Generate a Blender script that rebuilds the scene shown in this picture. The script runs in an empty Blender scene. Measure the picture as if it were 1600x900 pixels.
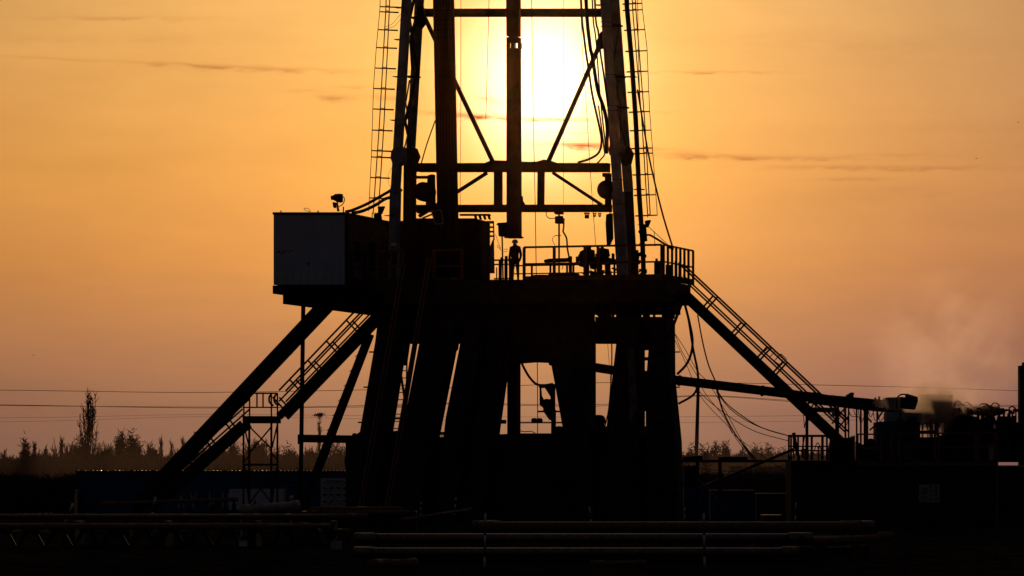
import bpy, math, random
from mathutils import Vector, Matrix, noise
random.seed(7)
S = bpy.context.scene
COL = S.collection

# ------------------------------------------------------------------ camera
CAM_H, FPX, HZ = 1.64, 6000.0, 759.0      # eye height, focal length in photo pixels (135 mm), horizon row
cd = bpy.data.cameras.new("camera"); cam = bpy.data.objects.new("camera", cd); COL.objects.link(cam)
cam.location = (0, 0, CAM_H); cam.rotation_euler = (math.radians(90), 0, 0)
cd.sensor_width = 36; cd.lens = 36 * FPX / 1600; cd.shift_y = (HZ - 450) / 1600
cd.clip_start = 1; cd.clip_end = 9000
S.camera = cam

# ------------------------------------------------------------------ light and sky
SUN_AZ, SUN_EL = math.atan((846 - 800) / FPX), math.atan((HZ - 135) / FPX)
sun_dir = Vector((math.sin(SUN_AZ) * math.cos(SUN_EL), math.cos(SUN_AZ) * math.cos(SUN_EL), math.sin(SUN_EL)))
sd = bpy.data.lights.new("sun", 'SUN'); sun = bpy.data.objects.new("sun", sd); COL.objects.link(sun)
sd.energy = 0.40; sd.angle = math.radians(0.53); sd.color = (1.0, 0.62, 0.30)
sun.rotation_euler = (-sun_dir).to_track_quat('-Z', 'Y').to_euler()

W = bpy.data.worlds.new("World"); S.world = W; W.use_nodes = True
nt = W.node_tree; N = nt.nodes; L = nt.links; N.clear()
def nd(t, **k):
    n = N.new(t)
    for a, v in k.items(): setattr(n, a, v)
    return n
def plug(sock, v):
    if isinstance(v, bpy.types.NodeSocket): L.new(v, sock)
    else: sock.default_value = v
def M(op, a, b=None, c=None, clamp=False):
    n = nd('ShaderNodeMath', operation=op, use_clamp=clamp)
    plug(n.inputs[0], a)
    if b is not None: plug(n.inputs[1], b)
    if c is not None: plug(n.inputs[2], c)
    return n.outputs[0]
def expo(x): return M('EXPONENT', x)
def gauss(x, s): return expo(M('MULTIPLY', M('POWER', M('ABSOLUTE', M('DIVIDE', x, s)), 2.0), -1.0))
def vscale(col, f):
    n = nd('ShaderNodeVectorMath', operation='SCALE'); plug(n.inputs[0], col); plug(n.inputs['Scale'], f); return n.outputs[0]
def vadd(a, b):
    n = nd('ShaderNodeVectorMath', operation='ADD'); plug(n.inputs[0], a); plug(n.inputs[1], b); return n.outputs[0]
tc = nd('ShaderNodeTexCoord')
nrm = nd('ShaderNodeVectorMath', operation='NORMALIZE'); L.new(tc.outputs['Generated'], nrm.inputs[0])
sep = nd('ShaderNodeSeparateXYZ'); L.new(nrm.outputs[0], sep.inputs[0])
X, Y, Z = sep.outputs
dot = nd('ShaderNodeVectorMath', operation='DOT_PRODUCT'); L.new(nrm.outputs[0], dot.inputs[0]); dot.inputs[1].default_value = sun_dir
ang = M('MULTIPLY', M('ARCCOSINE', M('MINIMUM', dot.outputs['Value'], 0.9999999)), 57.2958)
el = M('MULTIPLY', M('ARCSINE', Z), 57.2958)
az = M('MULTIPLY', M('ARCTAN2', X, Y), 57.2958)
# direction on the tangent plane to the north, for thin cloud bars low over the horizon
ys = M('MAXIMUM', Y, 0.05)
U = M('MULTIPLY', M('DIVIDE', X, ys), FPX); T = M('MULTIPLY', M('DIVIDE', Z, ys), FPX)
cmb = nd('ShaderNodeCombineXYZ'); plug(cmb.inputs[0], M('MULTIPLY', U, 1/420.)); plug(cmb.inputs[1], M('MULTIPLY', T, 1/70.))
nz = nd('ShaderNodeTexNoise'); nz.inputs['Scale'].default_value = 1.0; nz.inputs['Detail'].default_value = 6; L.new(cmb.outputs[0], nz.inputs['Vector'])
cmb2 = nd('ShaderNodeCombineXYZ'); plug(cmb2.inputs[0], M('MULTIPLY', U, 1/42.)); plug(cmb2.inputs[1], M('MULTIPLY', T, 1/11.))
nz2 = nd('ShaderNodeTexNoise'); nz2.inputs['Scale'].default_value = 1.0; nz2.inputs['Detail'].default_value = 5; L.new(cmb2.outputs[0], nz2.inputs['Vector'])
n1 = M('SUBTRACT', nz.outputs[0], 0.5); n2 = M('SUBTRACT', nz2.outputs[0], 0.5)
Tw = M('ADD', T, M('MULTIPLY', n2, 14.0))
bars = [  # centre px, row, half width, half height, depth, slope (rows per px)
 (200, 28, 130, 3.2, .13, .005), (420, 108, 140, 4.5, .20, .03), (290, 101, 85, 2.8, .18, .05), (60, 90, 110, 2.2, .09, .04), (515, 153, 34, 5.0, .22, .0),
 (480, 142, 30, 2.8, .12, 0), (560, 137, 38, 2.6, .15, .03), (600, 152, 55, 4, .13, .0), (735, 181, 75, 4.6, .50, .05), (757, 155, 20, 4.5, .36, .1),
 (1110, 113, 95, 2.1, .20, .0), (870, 187, 60, 3.2, .50, .0), (905, 227, 55, 4.6, .60, .02), (1000, 232, 60, 3, .25, .05), (900, 207, 40, 1.6, .18, 0),
 (1090, 243, 80, 5.0, .22, .04), (1220, 247, 130, 3.8, .18, .01), (1330, 262, 130, 4.2, .17, .01), (1380, 242, 80, 3, .09, 0), (1480, 262, 140, 3.2, .10, .0),
 (1330, 279, 60, 2.5, .10, -.02), (150, 60, 260, 8, .04, .0), (1300, 70, 330, 14, .04, .05), (640, 112, 60, 3, .08, .0),
 (1440, 300, 260, 12, .04, .0), (1450, 200, 200, 10, .03, 0), (60, 640, 200, 10, .06, 0), (1010, 175, 70, 2.5, .07, 0),
]
tot = None
for bx_, by_, hw, hh, dp, sl in bars:
    du = M('SUBTRACT', U, bx_ - 800.0)
    dt = M('ADD', M('SUBTRACT', Tw, HZ - by_), M('MULTIPLY', du, sl))
    m = M('MULTIPLY', M('MULTIPLY', gauss(du, hw), gauss(dt, hh)), dp)
    tot = m if tot is None else M('ADD', tot, m)
cloud = M('MULTIPLY', tot, M('MAXIMUM', M('ADD', 1.25, M('MULTIPLY', n2, 5.5)), 0.12))
ramp = nd('ShaderNodeValToRGB')
plug(ramp.inputs[0], M('DIVIDE', M('ADD', el, M('MULTIPLY', n1, 0.35)), 14.0, clamp=True))
stops = [(0, (.37,.180,.120)), (1.0, (.46,.205,.115)), (2.0, (.65,.262,.105)), (3.3, (.95,.365,.080)), (4.6, (1.08,.45,.085)), (7.2, (1.08,.54,.14)), (14, (.55,.36,.20))]
cr = ramp.color_ramp
cr.elements[0].position = 0; cr.elements[0].color = (*stops[0][1], 1)
cr.elements[1].position = 1; cr.elements[1].color = (*stops[-1][1], 1)
for e_, c_ in stops[1:-1]:
    q = cr.elements.new(e_ / 14.0); q.color = (*c_, 1)
H = M('ADD', 0.64, M('MULTIPLY', 0.36, expo(M('DIVIDE', ang, -9.0))))
side = M('SUBTRACT', M('SUBTRACT', 1.0, M('MULTIPLY', M('MINIMUM', M('MAXIMUM', az, -8.0), 12.0), 0.010)), M('MULTIPLY', M('MINIMUM', M('MAXIMUM', M('SUBTRACT', az, 1.5), 0.0), 10.0), 0.015))
back = M('ADD', 0.004, M('MULTIPLY', 0.996, expo(M('MULTIPLY', M('POWER', M('DIVIDE', ang, 17.0), 1.5), -1.0))))
cmb3 = nd('ShaderNodeCombineXYZ'); plug(cmb3.inputs[0], M('MULTIPLY', M('ADD', U, M('MULTIPLY', T, .6)), 1/300.)); plug(cmb3.inputs[1], M('MULTIPLY', T, 1/120.))
nz3 = nd('ShaderNodeTexNoise'); nz3.inputs['Scale'].default_value = 1.0; nz3.inputs['Detail'].default_value = 7; nz3.inputs['Roughness'].default_value = .62; L.new(cmb3.outputs[0], nz3.inputs['Vector'])
mott = M('ADD', 1.0, M('ADD', M('MULTIPLY', n1, 0.20), M('MULTIPLY', M('SUBTRACT', nz3.outputs[0], 0.5), 0.24)))
f = M('MULTIPLY', M('MULTIPLY', H, side), M('MULTIPLY', back, mott))
base = vscale(ramp.outputs[0], f)
rose = M('MULTIPLY', M('MINIMUM', M('MAXIMUM', M('SUBTRACT', az, 1.5), 0.0), 8.0), M('MULTIPLY', f, 0.008))
base = vadd(base, vscale((.1, .0, 1.0), rose))          # rosier air to the right of the sun
# sun glow, taller than wide as in thin high cloud
du = M('SUBTRACT', U, 46.0); dt = M('SUBTRACT', T, HZ - 125.0)
rr = M('SQRT', M('ADD', M('POWER', M('DIVIDE', du, 1.0), 2.0), M('POWER', M('DIVIDE', dt, 1.15), 2.0)))
front = M('GREATER_THAN', Y, 0.1)
g1 = M('MULTIPLY', M('MULTIPLY', expo(M('DIVIDE', rr, -190.0)), 0.56), front)
g2 = M('MULTIPLY', M('MULTIPLY', gauss(rr, 94.0), 1.8), front)
col = vadd(base, vadd(vscale((1.0, .62, .10), g1), vscale((1.0, .94, .66), g2)))
ck = nd('ShaderNodeVectorMath', operation='SUBTRACT'); ck.inputs[0].default_value = (1, 1, 1); L.new(vscale((.62, .90, 1.0), cloud), ck.inputs[1])
cmx = nd('ShaderNodeVectorMath', operation='MAXIMUM'); L.new(ck.outputs[0], cmx.inputs[0]); cmx.inputs[1].default_value = (.05, .05, .05)
cml = nd('ShaderNodeVectorMath', operation='MULTIPLY'); plug(cml.inputs[0], col); L.new(cmx.outputs[0], cml.inputs[1]); col = cml.outputs[0]
# the far side of the sky: dim blue dusk
dusk = vscale((.0135, .0133, .0175), M('ADD', 0.6, M('MULTIPLY', Z, 0.5)))
col = vadd(col, dusk)
sky = nd('ShaderNodeTexSky', sky_type='NISHITA', sun_disc=False, sun_elevation=SUN_EL, sun_rotation=SUN_AZ, dust_density=4.0)
col = vadd(col, vscale(sky.outputs[0], 0.0006))
bg = nd('ShaderNodeBackground'); L.new(col, bg.inputs[0]); bg.inputs[1].default_value = 1.0
wo = nd('ShaderNodeOutputWorld'); L.new(bg.outputs[0], wo.inputs[0])
W.cycles.sampling_method = 'MANUAL'; W.cycles.sample_map_resolution = 2048
S.view_settings.view_transform = 'Standard'; S.view_settings.look = 'None'; S.view_settings.gamma = 1; S.view_settings.exposure = 0
S.view_settings.use_curve_mapping = False
S.cycles.max_bounces = 4; S.cycles.diffuse_bounces = 2; S.cycles.glossy_bounces = 2; S.cycles.volume_bounces = 0
S.cycles.use_denoising = True

# ------------------------------------------------------------------ materials
MAT = {}
def mat(name, col, rough=.6, metal=0.0, var=.35, scale=3.0, bump=.0, col2=None, stretch=None, spec=.5):
    m = bpy.data.materials.new(name); m.use_nodes = True
    t = m.node_tree; b = t.nodes['Principled BSDF']
    b.inputs['Roughness'].default_value = rough; b.inputs['Metallic'].default_value = metal
    b.inputs['Specular IOR Level'].default_value = spec
    c = t.nodes.new('ShaderNodeTexCoord'); n = t.nodes.new('ShaderNodeTexNoise'); n.inputs['Scale'].default_value = scale; n.inputs['Detail'].default_value = 6
    if stretch:
        mp = t.nodes.new('ShaderNodeMapping'); mp.inputs['Scale'].default_value = stretch
        t.links.new(c.outputs['Object'], mp.inputs[0]); t.links.new(mp.outputs[0], n.inputs['Vector'])
    else: t.links.new(c.outputs['Object'], n.inputs['Vector'])
    r = t.nodes.new('ShaderNodeValToRGB')
    c2 = col2 or tuple(x * (1 - var) for x in col)
    r.color_ramp.elements[0].position = .35; r.color_ramp.elements[0].color = (*c2, 1)
    r.color_ramp.elements[1].position = .62; r.color_ramp.elements[1].color = (*col, 1)
    t.links.new(n.outputs[0], r.inputs[0]); t.links.new(r.outputs[0], b.inputs['Base Color'])
    if bump:
        bp = t.nodes.new('ShaderNodeBump'); bp.inputs['Strength'].default_value = bump; bp.inputs['Distance'].default_value = .05
        t.links.new(n.outputs[0], bp.inputs['Height']); t.links.new(bp.outputs[0], b.inputs['Normal'])
    MAT[name] = m; return m
mat('steel_dark', (.055, .05, .045), .75, col2=(.03, .02, .014), spec=.25)
mat('steel_black', (.028, .026, .025), .8, spec=.2)
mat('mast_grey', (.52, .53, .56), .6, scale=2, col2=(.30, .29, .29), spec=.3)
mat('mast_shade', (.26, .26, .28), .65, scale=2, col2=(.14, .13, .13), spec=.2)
mat('pipe_dark', (.045, .04, .036), .7, scale=9, col2=(.025, .018, .014), spec=.2)
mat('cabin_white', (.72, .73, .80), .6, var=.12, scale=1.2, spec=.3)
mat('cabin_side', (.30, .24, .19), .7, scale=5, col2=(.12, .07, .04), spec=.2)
mat('rust_rail', (.34, .13, .06), .75, scale=8, col2=(.16, .06, .03), spec=.2)
mat('yellow_rail', (.38, .24, .11), .7, scale=8, col2=(.16, .09, .04), spec=.2)
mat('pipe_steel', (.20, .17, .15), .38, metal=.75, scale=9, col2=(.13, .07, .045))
mat('pipe_rust', (.24, .10, .05), .6, metal=.1, scale=9, col2=(.12, .045, .022))
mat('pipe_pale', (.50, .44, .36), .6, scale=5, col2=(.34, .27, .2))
mat('blue_paint', (.010, .10, .27), .65, scale=1.5, var=.3, spec=.2)
mat('white_paint', (.80, .81, .88), .6, var=.1, scale=6, spec=.3)
mat('black_paint', (.02, .02, .02), .6)
mat('red_paint', (.50, .06, .03), .55)
mat('orange_paint', (.55, .17, .06), .6, scale=8)
mat('poster_white', (.62, .63, .62), .6, var=.08, scale=8)
mat('ink', (.06, .07, .10), .7)
mat('sign_green', (.40, .44, .36), .6, var=.15, scale=8)
mat('letter_yellow', (.50, .46, .30), .6, var=.1)
mat('rubber', (.02, .02, .02), .6)
mat('cable_orange', (.35, .13, .05), .6)
mat('overalls', (.10, .035, .025), .9)
mat('skin', (.45, .28, .20), .6, var=.05)
mat('helmet_white', (.80, .80, .82), .5, var=.05)
mat('bark', (.075, .06, .05), .95, scale=12, spec=.1)
mat('scrub', (.085, .065, .045), .95, scale=3, col2=(.05, .05, .03), spec=.1)
mat('tarp', (.02, .02, .022), .75, bump=.3, spec=.2)
mat('shaker_blue', (.02, .06, .13), .6)
mat('glass_dark', (.03, .035, .04), .15)
mat('pale_wall', (.45, .48, .55), .7)
mat('soil', (.060, .047, .034), 1.0, scale=.9, col2=(.012, .010, .008), bump=1.0, spec=.0)
mat('field', (.04, .033, .021), 1.0, scale=.05, col2=(.02, .017, .012), spec=.0)
mat('stone', (.05, .042, .034), 1.0, scale=4, spec=.0)

# ------------------------------------------------------------------ helpers
TH = math.radians(16.7)                       # the rig stands turned by this much
UU = Vector((math.cos(TH), -math.sin(TH), 0)); VV = Vector((math.sin(TH), math.cos(TH), 0)); UP = Vector((0, 0, 1))
O = Vector((0, 162, 0)); EYE = Vector((0, 0, CAM_H))
def P(px, py, D): return Vector(((px - 800) / FPX * D, D, CAM_H + (HZ - py) / FPX * D))
def F(px, py, w=0.0):                          # a point of the rig's own plane lying w metres behind its front
    r = Vector(((px - 800) / FPX, 1, (HZ - py) / FPX))
    t = (O.dot(VV) + w) / (r.x * VV.x + r.y * VV.y)
    return EYE + r * t
def G(px, w=0.0):
    p = F(px, 700, w); p.z = 0; return p
def GD(px, D): return Vector(((px - 800) / FPX * D, D, 0))
PM = 162 / FPX                                 # metres per photo pixel at the rig

class MB:
    def __init__(s): s.v = []; s.f = []
    def add(s, vs, fs):
        k = len(s.v); s.v += [tuple(x) for x in vs]; s.f += [tuple(k + i for i in f) for f in fs]; return s
    def box(s, c, ax, ay, az):                 # centre and three half axes
        vs = [c + sx * ax + sy * ay + sz * az for sx in (-1, 1) for sy in (-1, 1) for sz in (-1, 1)]
        return s.add(vs, [(0,1,3,2),(4,6,7,5),(0,4,5,1),(2,3,7,6),(0,2,6,4),(1,5,7,3)])
    def span(s, a, b, hw, hd, dv=None, taper=1.0):   # bar a->b, half width, half depth along dv
        dv = dv or VV; ax = (b - a).normalized(); side = ax.cross(dv)
        if side.length < 1e-4: side = ax.cross(UP)
        side.normalize(); d2 = side.cross(ax).normalized()
        vs = []
        for p, k in ((a, 1), (b, taper)):
            vs += [p - side*hw*k - d2*hd*k, p + side*hw*k - d2*hd*k, p + side*hw*k + d2*hd*k, p - side*hw*k + d2*hd*k]
        return s.add(vs, [(0,1,2,3),(7,6,5,4),(0,4,5,1),(1,5,6,2),(2,6,7,3),(3,7,4,0)])
    def prism(s, pts, d):                      # polygon of 3D points pushed along vector d
        n = len(pts); vs = list(pts) + [p + d for p in pts]
        return s.add(vs, [tuple(range(n)), tuple(range(2*n-1, n-1, -1))] + [(i, (i+1) % n, n+(i+1) % n, n+i) for i in range(n)])
    def tube(s, pts, r, n=6, r2=None):
        pts = [Vector(p) for p in pts]; m = len(pts); rings = []
        prev = None
        for i, p in enumerate(pts):
            t = (pts[min(i+1, m-1)] - pts[max(i-1, 0)]).normalized()
            if prev is None:
                a = t.cross(UP)
                if a.length < 1e-3: a = t.cross(Vector((0, 1, 0)))
            else: a = prev - t * prev.dot(t)
            a.normalize(); b = t.cross(a); prev = a
            rad = r if r2 is None else r + (r2 - r) * i / (m - 1)
            rings += [p + (a*math.cos(2*math.pi*k/n) + b*math.sin(2*math.pi*k/n)) * rad for k in range(n)]
        fs = [(i*n+k, i*n+(k+1) % n, (i+1)*n+(k+1) % n, (i+1)*n+k) for i in range(m-1) for k in range(n)]
        fs += [tuple(range(n-1, -1, -1)), tuple((m-1)*n+k for k in range(n))]
        return s.add(rings, fs)
    def disc(s, c, ax, r, h, n=20): return s.tube([c - ax*h/2, c + ax*h/2], r, n)
    def build(s, name, m, parent=None, smooth=False):
        me = bpy.data.meshes.new(name); me.from_pydata(s.v, [], s.f); me.materials.append(MAT[m]); me.validate()
        if smooth:
            me.polygons.foreach_set('use_smooth', [True] * len(me.polygons))
        o = bpy.data.objects.new(name, me); COL.objects.link(o)
        if parent:
            o.parent = parent; o.matrix_parent_inverse = Matrix.Translation(parent.location).inverted()
        return o
def tag(o, label=None, cat=None, group=None, kind=None):
    if label: o['label'] = label
    if cat: o['category'] = cat
    if group: o['group'] = group
    if kind: o['kind'] = kind
    return o
def thing(name, loc, label, cat, group=None):
    o = bpy.data.objects.new(name, None); COL.objects.link(o); o.location = loc; o.empty_display_size = .2
    return tag(o, label, cat, group)
def bez(ps, n=10):                              # smooth curve through points (Catmull-Rom)
    ps = [Vector(p) for p in ps]; q = [ps[0]*2-ps[1]] + ps + [ps[-1]*2-ps[-2]]; out = []
    for i in range(1, len(q)-2):
        for k in range(n):
            t = k/n; a, b, c, d = q[i-1:i+3]
            out.append(.5*((2*b) + (c-a)*t + (2*a-5*b+4*c-d)*t*t + (3*b-a-3*c+d)*t**3))
    return out + [ps[-1]]
def wire(name, pts, r, m, label, cat, group=None, n=10, parent=None):
    o = MB().tube(bez(pts, n), r, 5).build(name, m, parent, True)
    if parent is None: tag(o, label, cat, group)
    return o

# ------------------------------------------------------------------ the ground
g = MB(); 
nx, ny = 90, 110
for j in range(ny):
    y = 45 + 150 * (j/(ny-1))**1.4
    for i in range(nx):
        x = -45 + 90 * i/(nx-1)
        e = min(1, (j/(ny-1))*8, (1-j/(ny-1))*8, (i/(nx-1))*8, (1-i/(nx-1))*8)
        z = .06 * noise.noise(Vector((x*.35, y*.35, 0))) * e + .03 * noise.noise(Vector((x*1.6, y*1.6, 3))) * e + .03*e
        g.v.append((x, y, z - .02))
g.f = [(j*nx+i, j*nx+i+1, (j+1)*nx+i+1, (j+1)*nx+i) for j in range(ny-1) for i in range(nx-1)]
tag(g.build('dirt_yard', 'soil', smooth=True), 'dark trampled dirt of the drilling yard', 'ground', kind='structure')
g = MB(); g.add([Vector((-4000, -300, -.05)), Vector((4000, -300, -.05)), Vector((4000, 7000, -.05)), Vector((-4000, 7000, -.05))], [(0,1,2,3)])
tag(g.build('ground', 'field'), 'flat dark field reaching the horizon', 'ground', kind='structure')
g = MB()
for k in range(2600):
    D = random.uniform(62, 150)**1.0; x = random.uniform(-.15, .15) * D
    r = random.uniform(.012, .05); c = Vector((x, D, r*.2)); q = [c + Vector((random.uniform(-1,1), random.uniform(-1,1), 0)) * r * 1.6 for _ in range(4)]
    a, b = r*random.uniform(1, 2.2), r*random.uniform(.7, 1.6)
    vs = [c+Vector((a,0,0)), c+Vector((0,b,0)), c+Vector((-a,0,0)), c+Vector((0,-b,0)), c+Vector((random.uniform(-.3,.3)*a, 0, r*random.uniform(.6,1.3)))]
    g.add(vs, [(0,1,4),(1,2,4),(2,3,4),(3,0,4)])
tag(g.build('gravel', 'stone'), 'loose stones scattered over the dirt', 'gravel', kind='stuff')

# ================================================================== THE RIG
def beamF(mb, a, b, wpx, w, depth, taper=1.0):      # pixel bar on the rig plane: thickness in photo pixels, depth in metres behind w
    L_ = math.hypot(b[0]-a[0], b[1]-a[1]) or 1
    grow = depth * (10.6*abs(b[1]-a[1]) + 3.4*abs(b[0]-a[0])) / L_     # its side face shows as well, the rig being turned
    A, B = F(*a, w + depth/2), F(*b, w + depth/2)
    return mb.span(A, B, max(wpx*.4, wpx - grow) * PM / 2, depth / 2, VV, taper)
def polyF(mb, pts, w, depth):
    n = len(pts); ar = sum(pts[i][0]*pts[(i+1) % n][1] - pts[(i+1) % n][0]*pts[i][1] for i in range(n)); sg = 1 if ar > 0 else -1
    wd = max(p[0] for p in pts) - min(p[0] for p in pts); sh = min(10.6*depth, wd*.5) if depth <= 1.5 else 0; q = []
    for i, (x, y) in enumerate(pts):                                    # leave room for the side face that the turned rig shows
        nxv = sg*((y - pts[i-1][1]) + (pts[(i+1) % n][1] - y))
        q.append((x - sh if nxv > 1e-6 else x, y))
    return mb.prism([F(x, y, w) for x, y in q], VV * depth)

# ---- substructure
sub = thing('rig_substructure', G(800, 5), 'huge dark steel substructure of splayed legs carrying the drill floor', 'substructure')
def spart(nm, poly, w, d, m='steel_dark'): return polyF(MB(), poly, w, d).build(nm, m, sub)
spart('leg', [(592,500),(641,500),(590,822),(537,822)], 0, 1.1)
spart('leg', [(662,500),(723,500),(715,538),(691,660),(659,822),(600,822)], .2, 1.1)
spart('leg', [(726,500),(764,500),(742,660),(716,822),(678,822),(696,655)], .2, 1.1)
spart('leg', [(767,500),(806,500),(781,676),(764,822),(720,822),(742,660)], .6, 1.1)
spart('leg', [(848,500),(932,500),(932,690),(940,822),(903,822),(879,668),(866,595)], .2, 1.2)
spart('leg', [(967,500),(1009,500),(1009,822),(932,822),(946,690),(948,665)], .4, 1.1)
spart('leg', [(1017,500),(1052,497),(1058,600),(1067,690),(1070,822),(1009,822),(1009,600)], 0, 1.1)
# the same splayed legs again on the far side of the base, hidden from the front by the near ones
for x0, x1 in ((600, 560), (1046, 1048)):
    beamF(MB(), (x0, 500), (x1, 812), 20, 8.4, .8).build('leg', 'steel_dark', sub)
spart('leg_web', [(618,500),(646,500),(636,571),(624,571),(612,540)], .4, .2)
spart('leg_web', [(704,500),(722,500),(716,546),(702,560)], .5, .15)
spart('floor_beam', [(583,472),(930,472),(930,537),(592,537)], .9, .5)
spart('floor_beam', [(930,495),(1053,495),(1053,537),(930,537)], .9, .4)
spart('floor_beam', [(786,530),(866,530),(866,567),(838,566),(812,568),(786,568)], 1.6, .4)
spart('floor_beam', [(1004,535),(1030,535),(1030,547),(1004,547)], 2.2, .3)
spart('floor_beam', [(1004,558),(1030,558),(1030,563),(1004,563)], 2.2, .3)
spart('floor_beam', [(1004,580),(1040,580),(1040,660),(1004,640)], 2.2, .3)
spart('floor_beam', [(690,520),(812,520),(812,537),(690,537)], 1.2, .3)
spart('windwall', [(717,500),(790,500),(783,660),(780,690),(705,690),(720,560)], 3.0, .08)
spart('base_skid', [(540,682),(628,672),(628,822),(540,822)], 1.3, 8)
spart('base_skid', [(684,683),(812,677),(880,677),(948,666),(975,664),(975,822),(650,822)], 1.3, 8)
spart('base_skid', [(962,664),(1055,690),(1060,822),(962,822)], 1.31, 1.2)
spart('base_skid', [(627,674),(690,685),(690,822),(627,822)], 1.9, 7)
m = MB(); polyF(m, [(540,437),(958,437),(958,474),(575,474)], 0, 11.5); polyF(m, [(958.2,437),(1036,437),(1036,470),(958.2,470)], 0.005, 4.6)
m.build('drill_floor', 'steel_dark', sub)
spart('cabin_platform', [(426,446),(586,446),(586,459),(426,459)], -.1, 9.0, 'steel_black')
spart('cabin_platform', [(442,459),(600,459),(600,475),(442,475)], 0, 13.0, 'steel_black')
spart('side_platform', [(1024,440),(1040,440),(1040,458),(1024,458)], 0.1, 4.3)
beamF(MB(), (803, 440), (803, 820), 22, 2.4, .55).build('centre_post', 'steel_dark', sub)
beamF(MB(), (1070, 462), (1044, 530), 5, .2, .2).build('brace', 'steel_dark', sub)
beamF(MB(), (1063, 462), (1040, 500), 4, .5, .2).build('brace', 'steel_dark', sub)
beamF(MB(), (1054, 474), (1070, 466), 4, .5, .2).build('brace', 'steel_dark', sub)
beamF(MB(), (1004, 492), (1040, 470), 6, 1.0, .2).build('brace', 'steel_dark', sub)
beamF(MB(), (1010, 478), (1010, 500), 12, 1.2, .2).build('brace', 'steel_dark', sub)
m = MB()
for x, wd in ((968, 11), (958, 4), (952, 2), (948, 8), (938, 7), (1022, 4), (1045, 22), (975, 10), (985, 14), (997, 12)):
    beamF(MB(), (x, 470), (x + random.uniform(-1, 1), 498), wd, 1.6, .3).build('hanging_duct', 'steel_black', sub)
for a, b, wd in (((930,486),(945,497),9), ((930,471),(948,476),6)): beamF(MB(), a, b, wd, 1.7, .2).build('brace', 'steel_black', sub)
# bluish pale paint worn on one leg's face
polyF(MB(), [(981,545),(990,545),(997,640),(984,660)], .38, .02).build('painted_plate', 'cabin_side', sub)
for yy in (550, 605, 660, 720, 770):
    beamF(MB(), (571 - (yy-600)*.158 - 2, yy), (620 - (yy-600)*.149 + 1, yy), 2.5, -.06, .06).build('gusset_plate', 'steel_black', sub)
    beamF(MB(), (1016, yy), (1062, yy), 2.2, -.06, .06).build('gusset_plate', 'steel_black', sub)
beamF(MB(), (790, 659), (779, 659), 7, 2.0, .2).build('clamp', 'steel_black', sub)

# ---- mast
mast = thing('drilling_mast', G(800, 4) + UP*10.3, 'tall grey drilling mast of box chords and diagonal braces cut off by the sky', 'drilling mast')
def mpart(nm, a, b, wpx, w, d, m='steel_dark', taper=1.0): return beamF(MB(), a, b, wpx, w, d, taper).build(nm, m, mast)
def ext(a, b, y):                                    # point on the line a-b at row y
    t = (y - a[1]) / (b[1] - a[1]); return (a[0] + (b[0]-a[0])*t, y)
TOP = -190
# chords (front pair pale grey, rear pair in their shade)
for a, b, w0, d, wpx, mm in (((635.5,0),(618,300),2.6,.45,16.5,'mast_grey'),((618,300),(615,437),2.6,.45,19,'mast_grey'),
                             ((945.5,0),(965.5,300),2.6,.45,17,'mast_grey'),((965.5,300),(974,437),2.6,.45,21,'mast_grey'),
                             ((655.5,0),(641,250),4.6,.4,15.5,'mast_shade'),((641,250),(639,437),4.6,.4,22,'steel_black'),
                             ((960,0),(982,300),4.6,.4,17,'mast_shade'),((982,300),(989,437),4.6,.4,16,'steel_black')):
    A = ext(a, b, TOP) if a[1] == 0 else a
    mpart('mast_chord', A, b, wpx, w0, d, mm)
# chord collars (bolted flanges)
for cx, cy, cw in ((627.5,12,20),(626,62,17),(625,120,19),(621,188,20),(613,337,21),(941,8,21),(950,35,19),(950,42,19),(957,117,20),(961,166,22),(961,173,22),(967,281,21),(971,319,23)):
    mpart('collar', (cx - cw/2, cy), (cx + cw/2 - 4.5, cy), 1.6, 2.57, .48, 'steel_black')
for cx, cy, cw in ((652,28,22),(647,120,26),(645,170,18),(963,40,26),(968,120,26),(972,168,28)):
    mpart('collar', (cx - cw/2 + 2, cy), (cx + cw/2 - 5, cy), 4, 3.4, .5, 'steel_black')
# pinned knuckles where the mast sections join
for pts, w, d, mm in (([(611,237),(616,229),(634,229),(636,240),(634,254),(628,258),(614,258),(610,247)], 2.5, .6, 'mast_grey'),
                  ([(630,233),(652,230),(657,243),(651,258),(640,262),(626,256)], 4.0, .8, 'steel_black'),
                  ([(950,232),(955,226),(972,223),(979,228),(977,237),(970,242),(952,242)], 2.5, .6, 'mast_grey'),
                  ([(970,228),(986,228),(992,238),(988,254),(972,258),(966,246)], 4.0, .8, 'steel_black')):
    polyF(MB(), pts, w, d).build('knuckle_joint', mm, mast)
# lacing between front and rear chord of each side
def lace(pts, wpx, w=3.6):
    for a, b in zip(pts, pts[1:]): mpart('lacing_bar', a, b, wpx, w, .12, 'steel_dark')
lace([(640,-190),(660,-60),(640,30),(652,112),(633,190),(644,240)], 5)
lace([(650,30),(642,60),(645,110)], 6)
lace([(958,-190),(952,40),(967,42),(957,110),(970,165),(968,240)], 1.5)
lace([(640,125),(634,160),(640,200),(631,235)], 2.5)
lace([(966,125),(963,165),(978,230)], 2.5)
mpart('gusset_plate', (668,19), (706,21), 5, 4.4, .15, 'steel_dark')
polyF(MB(), [(652,10),(662,8),(668,34),(660,44),(650,40)], 4.3, .3).build('gusset_plate', 'steel_black', mast)
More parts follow.
